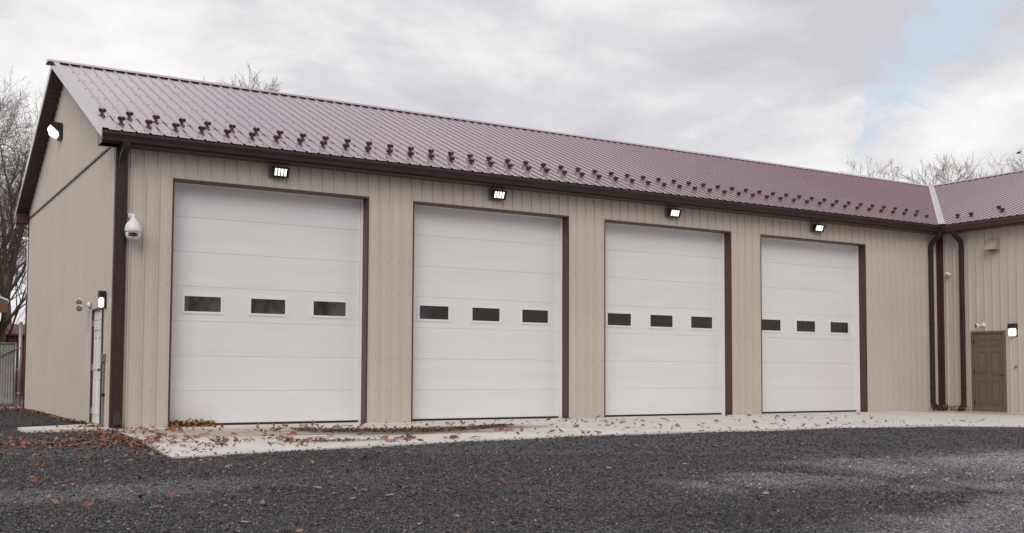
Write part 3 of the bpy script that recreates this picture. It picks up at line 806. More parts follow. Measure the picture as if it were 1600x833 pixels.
mb = MB(); mb.lathe([(0.036, 0.0), (0.036, 0.012), (0.022, 0.014), (0.016, 0.008)], fd, pc + fd * 0.118 + Vector((0, 0, -0.092)), 16); mb.build('lens', 'rubber', e, True)
for sgn in (-1, 1):
    mb = MB(); d2 = (fd * 0.86 + sdv * 0.5 * sgn).normalized(); mb.lathe([(0.018, 0), (0.018, 0.008), (0.012, 0.009)], d2, pc + d2 * 0.121 + Vector((0, 0, -0.092)), 10); mb.build('infrared_lamp', 'grey_plate', e, True)
# twin emergency heads
def emergency(mp, cu, z, label, heads):
    """small remote lamp: round base, stub arms, oval heads"""
    e = empty('emergency_light', mp(cu, 0, z), label, 'emergency light')
    ax = Vector(mp(0, 1, 0)) - Vector(mp(0, 0, 0)); us = Vector(mp(1, 0, 0)) - Vector(mp(0, 0, 0))
    o0 = Vector(mp(cu, 0.018, z))
    mb = MB(); mb.lathe([(0.062, 0), (0.064, 0.02), (0.05, 0.045), (0.03, 0.055)], ax, o0, 16); mb.build('base', 'white_metal', e, True)
    for (dv, du, dz_, fdv) in heads:
        c = o0 + ax * dv + us * du + Vector((0, 0, dz_)); fv = (ax * fdv[0] + us * fdv[1] + Vector((0, 0, fdv[2]))).normalized()
        mb = MB(); mb.tube([o0 + ax * 0.05, c], 0.014, 8, Vector((0.1, 0.2, 1))); mb.build('arm', 'white_metal', e, True)
        mb = MB(); mb.lathe([(0.02, -0.055), (0.052, -0.035), (0.066, 0.0), (0.066, 0.022), (0.058, 0.026)], fv, c, 16); h = mb.build('head', 'white_metal', e, True)
        mb = MB(); mb.lathe([(0.056, 0.0265), (0.05, 0.03), (0.02, 0.033)], fv, c, 16); mb.build('lamp_lens', 'grey_plate', h, True)
emergency(lambda u, v, z: (-v, u, z), 2.05, 2.15, 'white two-headed emergency lamp on the gable left of the side door', [(0.19, -0.03, 0.05, (0.5, -0.8, -0.2)), (0.19, -0.06, -0.06, (0.5, -0.8, -0.25))])
emergency(lambda u, v, z: (L - v, u, z), -1.33, 2.24, 'small white emergency lamp head on the wing wall above the brown door', [(0.16, 0.10, -0.02, (0.9, 0.35, -0.2))])
# fixed cameras
def bullet(name, base, out, label):
    e = empty(name, base, label, 'security camera'); o0 = Vector(base); ax = Vector(out)
    mb = MB(); mb.lathe([(0.05, 0), (0.052, 0.03), (0.03, 0.045)], ax, o0, 14); mb.build('base', 'white_metal', e, True)
    mb = MB(); mb.lathe([(0.03, 0.04), (0.056, 0.06), (0.062, 0.09), (0.055, 0.125), (0.035, 0.145)], ax, o0, 14); b = mb.build('turret', 'white_metal', e, True)
    fv = (ax + Vector((0, -0.5 if abs(ax.x) > 0.5 else 0, -0.3))).normalized()
    mb = MB(); mb.lathe([(0.022, 0.055), (0.022, 0.072), (0.012, 0.073)], fv, o0 + ax * 0.085, 10); mb.build('lens', 'rubber', e, True)
    return e
bullet('turret_camera', (L - 0.02, -0.33, 3.62), (-1, 0, 0), 'small round white camera high between the two inner-corner downspouts')
e = bullet('turret_camera', (-0.02, W - 0.10, 4.28), (-1, 0, 0), 'white camera below the far eave of the gable with its conduit')
mb = MB(); mb.tube([(-0.035, W - 0.10, 4.24), (-0.035, W - 0.10, 2.9)], 0.016, 8); mb.build('conduit', 'white_metal', e)
mb = MB(); mb.box(-0.06, -0.02, W - 0.14, W - 0.06, 2.75, 2.9); mb.build('junction_box', 'conduit', e)
# vent hood on the wing
VY, VZ = -1.66, 4.26
e = empty('vent_hood', (L, VY, VZ), 'tan louvred vent hood high on the wing wall', 'vent')
mb = MB(); mb.box(L - 0.03, L - 0.018, VY - 0.17, VY + 0.17, VZ - 0.15, VZ + 0.17); mb.build('flange', 'vent', e)
mb = MB(); mb.prism([(-0.03, 0.15), (-0.09, 0.15), (-0.25, -0.09), (-0.25, -0.12), (-0.235, -0.12), (-0.08, 0.13), (-0.03, 0.13)], lambda a, b, t: (L + a, t, VZ + b), VY - 0.155, VY + 0.155); mb.build('hood', 'vent', e)
for sg in (-1, 1):
    mb = MB(); mb.prism([(-0.03, 0.149), (-0.089, 0.149), (-0.249, -0.119), (-0.03, -0.119)], lambda a, b, t: (L + a, t, VZ + b), VY + sg * 0.156, VY + sg * 0.162); mb.build('hood_side', 'vent', e)
mb = MB(); mb.box(L - 0.232, L - 0.032, VY - 0.15, VY + 0.15, VZ - 0.112, VZ - 0.105); mb.build('damper', 'rubber', e)
# hose bib stub
e = empty('wall_plug', (L, -2.2, 1.16), 'tiny dark plug on the wing wall below the lit sconce', 'plug')
mb = MB(); mb.lathe([(0.035, 0.019), (0.035, 0.03), (0.018, 0.035), (0.018, 0.07), (0.012, 0.075)], (-1, 0, 0), (L, -2.2, 1.16), 10); mb.build('fitting', 'conduit', e, True)
# conduit stub by the side door
e = empty('conduit_stub', (-0.04, 0.50, 0), 'grey conduit rising to a small junction box beside the white side door', 'conduit')
mb = MB(); mb.tube([(-0.045, 0.50, -0.03), (-0.045, 0.50, 1.10)], 0.022, 10); mb.build('pipe', 'conduit', e)
mb = MB(); mb.box(-0.09, -0.02, 0.44, 0.56, 1.10, 1.24, 0.006); mb.build('junction_box', 'conduit', e)
mb = MB(); mb.tube([(-0.045, 0.50, 0.52), (-0.045, 0.50, 0.57)], 0.03, 10); mb.box(-0.06, -0.018, 0.45, 0.55, 0.535, 0.555); mb.build('clamp', 'rubber', e)

# ------------------------------------------------------------------ fence at the rear corner
FY = 11.35
e = empty('gate', (-3, FY, 0), 'grey slatted chain-link gate with a diagonal brace beside the gable', 'gate')
mb = MB()
for k in range(46):
    sx = -3.05 + k * 0.0615
    if sx > -0.24: break
    mb.box(sx, sx + 0.047, FY - 0.004, FY + 0.004, 0.10, 1.62)
tag(mb.build('privacy_slats', 'slat', e), kind='stuff')
mb = MB()
for k in range(60):
    for sg in (-1, 1):
        xa = -3.1 + k * 0.10
        za, zb = 0.1, 1.62
        xb = xa + sg * 1.52
        # keep each wire inside the frame
        pts = []
        for t in (0, 1):
            x_ = xa + (xb - xa) * t
            z_ = za + (zb - za) * t
            pts.append([x_, z_])
        lo, hi = -3.1, -0.2
        if max(pts[0][0], pts[1][0]) < lo or min(pts[0][0], pts[1][0]) > hi: continue
        def clip(x_):
            return za + (zb - za) * (x_ - xa) / (xb - xa)
        P2 = []
        for x_, z_ in pts:
            if x_ < lo: P2.append((lo, clip(lo)))
            elif x_ > hi: P2.append((hi, clip(hi)))
            else: P2.append((x_, z_))
        if abs(P2[0][0] - P2[1][0]) < 0.02: continue
        mb.sweep([(P2[0][0], FY - 0.008, P2[0][1]), (P2[1][0], FY - 0.008, P2[1][1])], [(0.002, 0.002), (-0.002, 0.002), (-0.002, -0.002), (0.002, -0.002)], Vector((0, 1, 0)))
tag(mb.build('chain_link', 'steel', e), kind='stuff')
for nm, a, b, rr in (('top_rail', (-3.12, FY - 0.02, 1.64), (-0.17, FY - 0.02, 1.64), 0.022), ('bottom_rail', (-3.12, FY - 0.02, 0.09), (-0.17, FY - 0.02, 0.09), 0.022),
                     ('stile', (-0.19, FY - 0.02, 0.05), (-0.19, FY - 0.02, 1.66), 0.022), ('stile', (-3.1, FY - 0.02, 0.05), (-3.1, FY - 0.02, 1.66), 0.022), ('brace', (-2.9, FY - 0.045, 0.10), (-0.2, FY - 0.045, 1.50), 0.018)):
    mb = MB(); mb.tube([a, b], rr, 8, Vector((0, 1, 0.01))); mb.build(nm, 'steel', e, True)
e = empty('gate_post', (-0.085, FY, 0), 'tall galvanised gate post close to the rear corner of the gable', 'post')
mb = MB(); mb.tube([(-0.085, FY, -0.1), (-0.085, FY, 2.15)], 0.040, 12); mb.build('pipe', 'steel', e, True)
mb = MB(); mb.lathe([(0.045, 0), (0.045, 0.03), (0.025, 0.06)], (0, 0, 1), (-0.085, FY, 2.15), 12); mb.build('cap', 'steel', e, True)
for z in (0.35, 0.95, 1.5):
    mb = MB(); mb.tube([(-0.085, FY, z), (-0.085, FY, z + 0.05)], 0.047, 12); mb.box(-0.20, -0.09, FY - 0.03, FY - 0.012, z + 0.01, z + 0.04); mb.build('hinge_band', 'steel', e)
sheet_poly('kerb', [(-9, FY - 0.35), (-0.02, FY - 0.35), (-0.02, FY + 0.05), (-9, FY + 0.05)], 0.02, 0.12, 'concrete')

# ------------------------------------------------------------------ buildings beyond the fence
e = empty('red_shed', (2.2, 31, 0), 'low red board shed behind the gate post', 'shed')
mb = MB(); mb.box(0.8, 6, 30, 33, -0.1, 2.42); mb.build('wall', 'house_trim', e)
for k in range(22):
    mb = MB(); mb.box(0.8 + k * 0.236, 0.8 + k * 0.236 + 0.226, 29.965, 29.999, -0.1, 2.42); mb.build('board', 'red_brick', e)
mb = MB(); mb.prism([(29.7, 2.40), (31.5, 2.86), (33.3, 2.40), (33.3, 2.46), (31.5, 2.93), (29.7, 2.47)], lambda a, b, t: (t, a, b), 0.6, 6.2); mb.build('roof', 'house_trim', e)
e = empty('neighbour_house', (-4, 25, 0), 'house eave with red-brown fascia and white drip edge left of the gable', 'house')
mb = MB(); mb.box(-8.4, -0.2, 22.3, 29, -0.1, 3.3); mb.build('wall', 'house_trim', e)
for sg in (0, 1):
    mb = MB()
    xa, xb = (0.72, -4.3) if sg == 0 else (-9.32, -4.3)
    mb.add([(xa, 21.9, 3.34), (xa, 29.4, 3.34), (xb, 29.4, 5.35), (xb, 21.9, 5.35), (xa, 21.9, 3.22), (xa, 29.4, 3.22), (xb, 29.4, 5.23), (xb, 21.9, 5.23)],
           [(0, 1, 2, 3), (4, 7, 6, 5), (0, 3, 7, 4), (1, 5, 6, 2), (0, 4, 5, 1), (2, 6, 7, 3)])
    mb.build('roof_slope', 'shingle', e)
    mb = MB(); mb.box(min(xa, xa + 0.02), max(xa, xa + 0.02), 21.88, 29.42, 3.30, 3.36); mb.build('drip_edge', 'drip', e)
    mb = MB(); mb.add([(xa, 21.89, 3.34), (xb, 21.89, 5.35), (xb, 21.89, 5.41), (xa, 21.89, 3.40), (xa, 21.86, 3.34), (xb, 21.86, 5.35), (xb, 21.86, 5.41), (xa, 21.86, 3.40)], [(0, 1, 2, 3), (4, 7, 6, 5), (0, 3, 7, 4), (1, 5, 6, 2), (0, 4, 5, 1), (2, 6, 7, 3)]); mb.build('drip_edge', 'drip', e)
    mb = MB(); mb.add([(xa, 21.9, 3.215), (xb, 21.9, 5.225), (xb, 21.9, 4.9), (xa - (0.9 if sg == 0 else -0.9), 21.9, 2.95), (xa, 21.9, 2.95)], [(0, 1, 2, 3, 4)]); mb.build('fascia', 'house_trim', e)

# ------------------------------------------------------------------ bare trees
def grow(seed, height, trunk_r, spread=0.55, levels=5, fork=0.35, lean=(0, 0), kids=(6, 5, 5, 4, 4), twig_r=0.006):
    R = random.Random(seed)
    big, fine = [], []
    def branch(p, d, ln, r, lev):
        nseg = 6 if lev == 0 else (5 if lev < 3 else 3)
        pts = [(p, r)]
        q = p.copy(); dd = d.copy()
        for i in range(nseg):
            wv = 0.05 if lev == 0 else 0.17
            dd = (dd + Vector((R.gauss(0, wv), R.gauss(0, wv), R.gauss(0, wv) + (0.05 if lev else 0.02)))).normalized()
            q = q + dd * (ln / nseg)
            end_k = 0.62 if lev == 0 else 0.35
            pts.append((q.copy(), max(twig_r * 0.6, r * (1 - (1 - end_k) * (i + 1) / nseg))))
        for (a, ra), (b, rb) in zip(pts, pts[1:]):
            (big if lev <= 0 else fine).append((a, b, ra, rb, 7 if lev == 0 else (5 if lev < 3 else 3)))
        if lev >= levels: return
        nk = kids[min(lev, len(kids) - 1)]
        for k in range(nk):
            t = (fork + (1 - fork) * (k + R.random()) / nk) if lev == 0 else (0.22 + 0.78 * (k + R.random()) / nk)
            t = min(t, 0.999)
            f = t * nseg; i = int(f); u = f - i
            a, ra = pts[i]; b, rb = pts[i + 1]
            pp = a.lerp(b, u); rr = ra + (rb - ra) * u
            ax = (b - a).normalized()
            side = ax.orthogonal().normalized(); side.rotate(Matrix.Rotation(R.random() * 6.283 , 3, ax))
            ang = R.uniform(0.35, 0.85) * (spread / 0.55)
            nd = (ax * math.cos(ang) + side * math.sin(ang)).normalized()
            if lev >= 1 and nd.z < -0.1: nd.z = abs(nd.z) * 0.4; nd.normalize()
            cl = ln * R.uniform(0.50, 0.72) * (1.15 - 0.45 * t if lev else 1.0)
            branch(pp, nd, cl, max(twig_r, rr * R.uniform(0.45, 0.68)), lev + 1)
    branch(Vector((0, 0, -0.15)), Vector((lean[0], lean[1], 1)).normalized(), height * 0.62, trunk_r, 0)
    return big, fine
def segs_mesh(name, segs, mat, scale_to=None):
    VV, FF, off = [], [], 0
    for sides in (7, 5, 3):
        S = [s for s in segs if s[4] == sides]
        if not S: continue
        A = np.array([s[0] for s in S]); Bq = np.array([s[1] for s in S]); ra = np.array([s[2] for s in S]); rb = np.array([s[3] for s in S])
        d = Bq - A; ln = np.linalg.norm(d, axis=1, keepdims=True); d = d / np.maximum(ln, 1e-6)
        Bq = Bq + d * rb[:, None] * 0.3
        ref = np.where(np.abs(d[:, 2:3]) < 0.9, np.array([[0, 0, 1.0]]), np.array([[1.0, 0, 0]]))
        a = np.cross(d, ref); a /= np.linalg.norm(a, axis=1, keepdims=True); b = np.cross(d, a)
        th = 2 * np.pi * np.arange(sides) / sides
        ca, sa = np.cos(th), np.sin(th)
        ringd = a[:, None, :] * ca[None, :, None] + b[:, None, :] * sa[None, :, None]
        V = np.concatenate([A[:, None, :] + ringd * ra[:, None, None], Bq[:, None, :] + ringd * rb[:, None, None]], 1)
        n = len(S); base = off + np.arange(n)[:, None] * (2 * sides)
        j = np.arange(sides); j2 = (j + 1) % sides
        Fq = np.stack([base + j, base + j2, base + sides + j2, base + sides + j], -1).reshape(-1, 4)
        VV.append(V.reshape(-1, 3)); FF.append(Fq); off += n * 2 * sides
    me = raw_mesh(name, np.concatenate(VV), np.concatenate(FF), mat, 4)
    me.polygons.foreach_set('use_smooth', [True] * len(me.polygons))
    return me
kinds = []
for seed, h, tr, sp, fk, kids in ((3, 15, 0.17, 0.50, 0.30, (7, 6, 5, 5, 4)), (8, 14, 0.16, 0.46, 0.35, (7, 6, 5, 5, 4)), (21, 15, 0.18, 0.60, 0.42, (8, 7, 5, 4, 4)), (34, 12, 0.12, 0.5, 0.3, (6, 6, 5, 5, 4))):
    big, fine = grow(seed, h, tr, sp, 5, fk, (0.03, 0.02), kids)
    top = max(b[1].z for b in fine)
    kinds.append((big, fine, top))
tree_meshes = {}
def tree_mesh(k, mat):
    if (k, mat) not in tree_meshes:
        big, fine, top = kinds[k]
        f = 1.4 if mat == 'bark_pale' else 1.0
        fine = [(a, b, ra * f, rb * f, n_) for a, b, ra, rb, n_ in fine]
        tree_meshes[(k, mat)] = (segs_mesh('trunk', big, mat), segs_mesh('crown', fine, mat), top)
    return tree_meshes[(k, mat)]
def tree(k, x, y, height, rot, label, mat='bark', group='bare trees around the garage', lean=0.0, leandir=0.0):
    tm, cm, top = tree_mesh(k, mat)
    e = empty('bare_tree', (x, y, 0), label, 'tree', group)
    e.rotation_euler = (lean * math.cos(leandir), lean * math.sin(leandir), rot); sc = height / top; e.scale = (sc, sc, sc)
    for nm, me in (('trunk', tm), ('crown', cm)):
        o = bpy.data.objects.new(nm, me); C.objects.link(o); o.parent = e
def polar(azx, azy, d): return CAM.x + azx * d, CAM.y + azy * d
TREES = [
    # kind, (direction), distance, height, rot, label, bark
    (0, (0.100, 0.995), 44, 12.3, 0.4, 'big bare tree filling the left edge beside the gable overhang', 'bark'),
    (2, (0.112, 0.994), 56, 14.0, 2.1, 'bare tree with thick straight trunk behind the red shed', 'bark'),
    (1, (0.070, 0.997), 40, 11.3, 1.2, 'bare leaning tree at the very left edge of the yard', 'bark'),
    (3, (0.134, 0.991), 50, 10.5, 3.0, 'slim bare tree close against the rear corner of the gable', 'bark'),
    (3, (0.106, 0.994), 47, 9.5, 0.9, 'slender bare tree beside the thick trunk behind the gate', 'bark'),
    (3, (0.094, 0.996), 60, 13.0, 5.2, 'slender far bare tree at the left edge above the house eave', 'bark'),
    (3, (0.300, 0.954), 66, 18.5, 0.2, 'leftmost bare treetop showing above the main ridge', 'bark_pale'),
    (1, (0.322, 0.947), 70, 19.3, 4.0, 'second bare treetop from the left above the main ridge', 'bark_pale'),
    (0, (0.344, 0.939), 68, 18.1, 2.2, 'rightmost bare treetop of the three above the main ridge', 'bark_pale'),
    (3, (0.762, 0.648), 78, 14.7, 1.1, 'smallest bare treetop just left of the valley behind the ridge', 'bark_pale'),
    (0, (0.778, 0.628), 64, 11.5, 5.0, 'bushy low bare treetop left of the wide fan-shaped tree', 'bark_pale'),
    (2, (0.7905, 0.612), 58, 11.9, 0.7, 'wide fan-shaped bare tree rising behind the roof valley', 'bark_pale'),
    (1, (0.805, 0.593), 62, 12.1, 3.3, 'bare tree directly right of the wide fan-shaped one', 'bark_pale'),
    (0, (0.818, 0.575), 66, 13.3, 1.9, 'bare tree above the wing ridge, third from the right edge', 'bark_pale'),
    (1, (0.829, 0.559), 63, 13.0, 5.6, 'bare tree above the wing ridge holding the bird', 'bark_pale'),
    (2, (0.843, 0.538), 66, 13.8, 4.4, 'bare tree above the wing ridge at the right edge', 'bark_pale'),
]
for k, (ax_, ay_), d, h, rot, lab, mt in TREES:
    x, y = polar(ax_, ay_, d); tree(k, x, y, h, rot, lab, mt)
# far wood behind the yard: trunks and brush read as one mass, seen in gaps and mirrored in the door glass
def wood(name, spots, label, seed, detail):
    R = random.Random(seed); segs = []
    base = [grow(100 + i, 13, 0.17, 0.5, detail, 0.25, (0, 0), (6, 5, 4, 3), 0.012) for i in range(3)]
    for (x, y, s) in spots:
        big, fine = R.choice(base); a = R.random() * 6.28; ca, sa = math.cos(a), math.sin(a)
        for (p, q, ra, rb, sd_) in big + fine:
            segs.append((Vector((x + s * (p.x * ca - p.y * sa), y + s * (p.x * sa + p.y * ca), p.z * s)), Vector((x + s * (q.x * ca - q.y * sa), y + s * (q.x * sa + q.y * ca), q.z * s)), ra * s, rb * s, 5 if sd_ == 7 else 3))
    o = bpy.data.objects.new(name, segs_mesh(name, segs, 'bark')); C.objects.link(o)
    tag(o, label, 'woods', kind='stuff')
R = random.Random(5)
wood('woods', [(-45 + i * 1.45 + R.uniform(-1, 1), -40 - R.random() * 16, R.uniform(0.7, 1.25)) for i in range(64)], 'bare woods across the yard, mirrored in the door windows', 1, 3)
wood('brush', [(-14 + i * 1.5 + R.uniform(-1, 1), 48 + R.random() * 14, R.uniform(0.25, 0.5)) for i in range(26)], 'low bare brush in the distance behind the gate', 2, 3)
# bird near the top of a tree on the right
bd = Vector((0.8210, 0.5401, 0.1850)); bp = CAM + bd * 64.0
e = empty('bird', tuple(bp), 'small dark bird at a twig tip above the wing ridge', 'bird')
mb = MB(); ax = (r_ * 0.9 + Vector((0, 0, 0.35))).normalized()
mb.lathe([(0.004, -0.16), (0.018, -0.10), (0.03, -0.06), (0.05, 0.0), (0.048, 0.05), (0.03, 0.085), (0.036, 0.105), (0.032, 0.13), (0.01, 0.15), (0.003, 0.175)], ax, bp, 10); mb.build('body', 'bird', e, True)
for sg in (-1, 1):
    mb = MB(); o_ = bp + ax * 0.03; sd2 = ax.cross(Vector((0, 0, 1))).normalized() * sg; upv = Vector((0, 0, 1))
    mb.add([o_ + ax * 0.04, o_ - ax * 0.05, o_ + sd2 * 0.09 + upv * 0.06 - ax * 0.07, o_ + sd2 * 0.11 + upv * 0.07 + ax * 0.01, o_ + sd2 * 0.02 - upv * 0.012], [(0, 3, 2, 1), (0, 1, 4), (1, 2, 4), (2, 3, 4), (3, 0, 4)]); mb.build('wing', 'bird', e)

# ------------------------------------------------------------------ gravel stones
def in_poly(px, py, poly):
    inside = np.zeros(len(px), bool); n = len(poly); j = n - 1
    for i in range(n):
        xi, yi = poly[i]; xj, yj = poly[j]
        c = ((yi > py) != (yj > py)) & (px < (xj - xi) * (py - yi) / (yj - yi + 1e-12) + xi)
        inside ^= c; j = i
    return inside
def stones(n, d0, d1, r0, r1, slab_ok=False):
    d = np.sqrt(rng.uniform(d0 ** 2, d1 ** 2, n)); a = np.radians(rng.uniform(1.0, 61.0, n))
    x = CAM.x + np.sin(a) * d; y = CAM.y + np.cos(a) * d
    keep = ~in_poly(x, y, APRON) & (x < 14.6 + 0 * x) & ~((x > -0.03) & (y > -0.05)) & ~((x > -1.3) & (x < 0.1) & (y > 0.0) & (y < 1.2))
    x, y = x[keep], y[keep]; k = len(x)
    r = rng.uniform(r0, r1, k) * rng.choice([0.75, 1.0, 1.0, 1.3], k)
    return x, y, r
parts = [stones(125000, 5.2, 8.5, 0.0055, 0.0115), stones(100000, 8.5, 13.0, 0.007, 0.013), stones(48000, 13.0, 21.0, 0.009, 0.015), stones(8000, 21.0, 31.0, 0.012, 0.02)]
# strays kicked on to the apron edge
ex, ey = [], []
for (xa, ya), (xb, yb) in zip(APRON[2:11], APRON[3:12]):
    for q in range(int(6 * math.hypot(xb - xa, yb - ya))):
        t = random.random(); off = abs(random.gauss(0, 0.04)) ** 1.0
        nxn, nyn = -(yb - ya), (xb - xa); nl = math.hypot(nxn, nyn)
        ex.append(xa + (xb - xa) * t + nxn / nl * off); ey.append(ya + (yb - ya) * t + nyn / nl * off)
for q in range(60):
    ex.append(random.uniform(8, 16.5)); ey.append(random.uniform(-5.2, -4.0))
ex = np.array(ex); ey = np.array(ey); er = rng.uniform(0.009, 0.018, len(ex))
X = np.concatenate([p[0] for p in parts]); Y = np.concatenate([p[1] for p in parts]); Rr = np.concatenate([p[2] for p in parts])
Zs = gh(X, Y) + Rr * rng.uniform(-0.25, 0.75, len(X))
X = np.concatenate([X, ex]); Y = np.concatenate([Y, ey]); Rr = np.concatenate([Rr, er]); Zs = np.concatenate([Zs, er * 0.45])
n = len(X)
octv = np.array([[1, 0, 0], [-1, 0, 0], [0, 1, 0], [0, -1, 0], [0, 0, 1], [0, 0, -1.0]])
octf = np.array([[0, 2, 4], [2, 1, 4], [1, 3, 4], [3, 0, 4], [2, 0, 5], [1, 2, 5], [3, 1, 5], [0, 3, 5]])
V = np.repeat(octv[None], n, 0) * (Rr[:, None, None] * rng.uniform(0.65, 1.35, (n, 1, 3)))
V += rng.normal(0, 0.22, (n, 6, 3)) * Rr[:, None, None]
qv = rng.normal(size=(n, 4)); qv /= np.linalg.norm(qv, axis=1, keepdims=True)
w_, x_, y_, z_ = qv.T
RM = np.stack([np.stack([1 - 2 * (y_ * y_ + z_ * z_), 2 * (x_ * y_ - z_ * w_), 2 * (x_ * z_ + y_ * w_)], -1),
               np.stack([2 * (x_ * y_ + z_ * w_), 1 - 2 * (x_ * x_ + z_ * z_), 2 * (y_ * z_ - x_ * w_)], -1),
               np.stack([2 * (x_ * z_ - y_ * w_), 2 * (y_ * z_ + x_ * w_), 1 - 2 * (x_ * x_ + y_ * y_)], -1)], 1)
V = np.einsum('nij,nkj->nki', RM, V)
V[:, :, 2] *= 0.75
V += np.stack([X, Y, Zs], -1)[:, None, :]
Fq = (octf[None] + (np.arange(n) * 6)[:, None, None]).reshape(-1, 3)
o = bpy.data.objects.new('gravel', raw_mesh('gravel', V.reshape(-1, 3), Fq, 'gravel_stone', 3)); C.objects.link(o)
tag(o, 'loose dark grey crushed stone covering the yard', 'gravel', kind='stuff')

# ------------------------------------------------------------------ fallen leaves
def leaf_shape(seed):
    R = random.Random(seed)
    ts = [0.0, 0.10, 0.20, 0.27, 0.38, 0.46, 0.58, 0.67, 0.78, 0.86, 1.0]
    ws = [0.015, 0.02, 0.17, 0.07, 0.30, 0.10, 0.36, 0.13, 0.27, 0.12, 0.02]
    a, b, tw = R.uniform(0.5, 1.6), R.uniform(-0.5, 0.8), R.uniform(-0.5, 0.5)
    V, F = [], []
    for t, w0 in zip(ts, ws):
        for sg in (-1, 0, 1):
            ww_ = w0 * R.uniform(0.75, 1.2) * sg
            V.append((t - 0.5 + (0.06 if sg and w0 > 0.15 else 0), ww_, a * ww_ * ww_ + b * (t - 0.5) ** 2 * 0.6 + tw * ww_ * (t - 0.5)))
    for i in range(len(ts) - 1):
        for j in (0, 1): F.append((i * 3 + j, i * 3 + j + 1, i * 3 + j + 4, i * 3 + j + 3))
    V = np.array(V); V[:, 2] -= V[:, 2].min(); return V, np.array(F)
shapes = [leaf_shape(i) for i in range(8)]
def place(x, y):
    on = in_poly(np.array([x]), np.array([y]), APRON)[0] and not (x < 0)
    on = in_poly(np.array([x]), np.array([y]), APRON)[0]
    return 0.004 if on else float(gh(x, y)) + 0.012
leaf_me = {}
def leaf_mesh(k, mat):
    if (k, mat) not in leaf_me:
        V_, F_ = shapes[k]; me = bpy.data.meshes.new('fallen_leaf'); me.from_pydata([tuple(v) for v in V_], [], [tuple(f) for f in F_])
        me.materials.append(MAT[mat]); me.update(); leaf_me[(k, mat)] = me
    return leaf_me[(k, mat)]
def one_leaf(x, y, size, mat, label, group):
    o = bpy.data.objects.new('fallen_leaf', leaf_mesh(random.randrange(8), mat)); C.objects.link(o)
    tx, ty = random.gauss(0, 0.22), random.gauss(0, 0.18)
    o.location = (x, y, place(x, y) + size * (0.22 * abs(math.sin(tx)) + 0.30 * abs(math.sin(ty)))); o.rotation_euler = (tx, ty, random.random() * 6.283)
    o.scale = (size, size, size)
    tag(o, label, 'leaf', group)
R = random.Random(17)
cnt = 0
while cnt < 165:            # on the gravel, thinning to the right
    d = math.sqrt(R.uniform(6.0 ** 2, 15.5 ** 2)); a = math.radians(R.uniform(5, 56))
    x, y = CAM.x + math.sin(a) * d, CAM.y + math.cos(a) * d
    if in_poly(np.array([x]), np.array([y]), APRON)[0] or y > -0.3 and x > -0.1: continue
    if R.random() > (0.95 if x < 0 else 0.55): continue
    one_leaf(x, y, R.uniform(0.04, 0.095), R.choice(['leaf', 'leaf_pale', 'leaf_pale', 'leaf_dark']), 'curled dry oak leaf lying loose on the dark gravel', 'oak leaves scattered over the gravel'); cnt += 1
cnt = 0
while cnt < 130:            # on the apron, thinning to the right
    x = R.uniform(0, 17); y = R.uniform(-5.8, -0.1)
    if R.random() > math.exp(-x / 7.5) + 0.05: continue
    if not in_poly(np.array([x]), np.array([y - 0.1]), APRON)[0]: continue
    one_leaf(x, y, R.uniform(0.09, 0.17), R.choice(['leaf', 'leaf', 'leaf', 'leaf_dark']), 'brown oak leaf lying loose on the pale concrete apron', 'oak leaves scattered over the apron'); cnt += 1
def litter(name, spots, mat, label, smin, smax, pile=0.0, cat='leaves', sdev=0.4):
    VV, FF, off = [], [], 0
    for (x, y) in spots:
        V_, F_ = shapes[R.randrange(8)]
        s_ = R.uniform(smin, smax); M = Matrix.Rotation(R.random() * 6.283, 3, 'Z') @ Matrix.Rotation(R.gauss(0, sdev), 3, 'X') @ Matrix.Rotation(R.gauss(0, sdev), 3, 'Y')
        Mx = np.array(M); Q = (V_ * s_) @ Mx.T; Q[:, 2] -= min(0, Q[:, 2].min()) * 0.8
        Q += np.array([x, y, place(x, y) + R.random() * pile]); VV.append(Q); FF.append(F_ + off); off += len(V_)
    o = bpy.data.objects.new(name, raw_mesh(name, np.concatenate(VV), np.concatenate(FF), mat, 4)); C.objects.link(o)
    return tag(o, label, cat, kind='stuff')
G = R.gauss
sp = []
for i in range(120): sp.append((R.uniform(-3.3, 2.0), R.uniform(-11.5, -6.6)))
for i in range(950):        # drift across the gravel left of the apron
    t = R.random(); sp.append((-3.0 + 2.9 * t + G(0, 0.25), -3.0 - 0.8 * t + G(0, 0.55)))
for i in range(260): sp.append((G(-0.35, 0.35), G(-0.6, 0.7)))
for i in range(260): t = R.random(); sp.append((-0.3 - 0.35 * t + G(0, 0.12), -0.8 - 5.4 * t + G(0, 0.2)))
for i in range(160): sp.append((R.uniform(-3.2, 0), R.uniform(-7.5, -3.5)))
sp = [(x, y) for x, y in sp if not (x > -0.03 and y > -0.05)]
litter('leaf_drift', sp, 'leaf', 'drift of red-brown leaves over the gravel left of the apron', 0.04, 0.085, 0.02)
sp = [(-0.06 - abs(G(0, 0.09)), R.uniform(1.9, 11.0)) for i in range(420)]
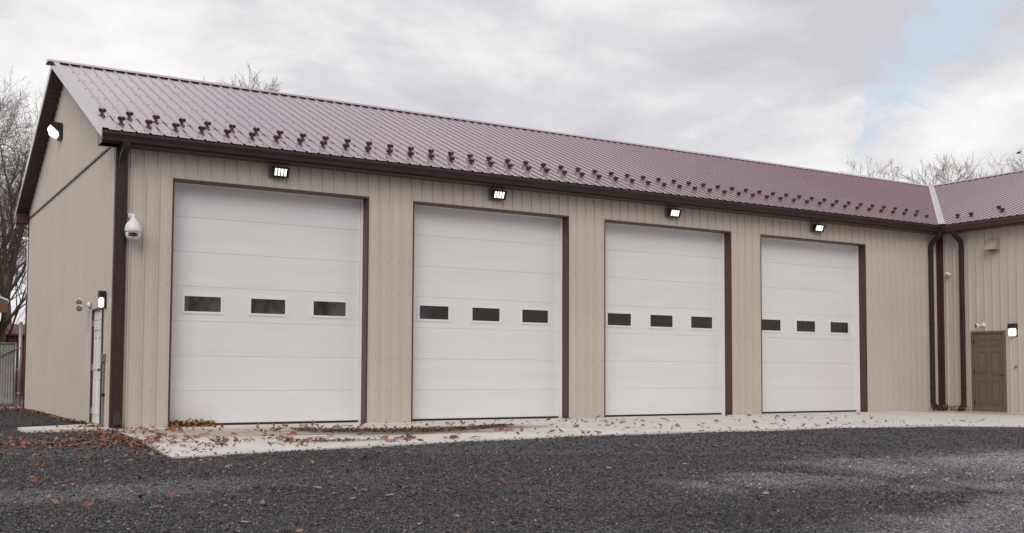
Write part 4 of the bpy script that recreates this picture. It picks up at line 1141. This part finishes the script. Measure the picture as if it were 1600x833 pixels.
sp += [(-0.15 - abs(G(0, 0.25)), 10.3 + G(0, 0.5)) for i in range(160)] + [(G(-0.25, 0.12), G(0.55, 0.2)) for i in range(70)]
sp += [(-1.3 - abs(G(0, 0.5)), 11.05 + G(0, 0.12)) for i in range(160)]
sp = [p for p in sp if p[0] < -0.03]
litter('leaf_row', sp, 'leaf', 'row of brown leaves blown along the foot of the gable', 0.05, 0.09, 0.03)
sp = []
for c in range(55):
    cx, cy = abs(G(1.6, 1.8)), -0.4 - 5.0 * R.random()
    for i in range(R.randint(2, 8)): sp.append((cx + G(0, 0.14), cy + G(0, 0.1)))
for i in range(90): sp.append((R.uniform(4, 9), R.uniform(-4.6, -0.4)))
for i in range(40): sp.append((R.uniform(9, 15), R.uniform(-4.6, -0.6)))
sp = [p for p in sp if in_poly(np.array([p[0]]), np.array([p[1] - 0.05]), APRON)[0] and p[1] < -0.08]
litter('leaf_scatter', sp, 'leaf', 'loose clusters of leaves strewn over the concrete before the first two doors', 0.06, 0.13, 0.01, sdev=0.5)
sp = []
for i in range(1100):        # swept line of wet leaves and mud
    t = R.random() ** 1.3; xx = 2.5 + 4.0 * t; yy_ = -2.05 - 0.85 * math.sin(math.pi * min(1.0, t * 1.05)) + G(0, 0.34 * (1.1 - t) + 0.05)
    sp.append((xx, yy_))
for i in range(90): sp.append((G(2.0, 0.5), G(-4.75, 0.18)))
litter('wet_leaf_line', sp, 'leaf_dark', 'dark line of wet leaves and mud on the concrete before the second door', 0.04, 0.09, 0.015, sdev=0.3)
sp = [(R.uniform(0.98, 1.75), 0.12 + G(0, 0.07) - 0.12 * R.random()) for i in range(330)]
litter('yellow_leaf_heap', sp, 'leaf_yellow', 'heap of yellow and brown leaves against the first overhead door', 0.07, 0.12, 0.07)
sp = [(R.uniform(20.62, 21.12), -0.1 - abs(G(0, 0.10))) for i in range(70)] + [(21.08 - abs(G(0, 0.1)), R.uniform(-0.95, -0.1)) for i in range(120)]
litter('corner_leaf_heap', sp, 'leaf_dark', 'heap of dark leaves at the foot of the inner corner', 0.06, 0.10, 0.12, sdev=0.7)
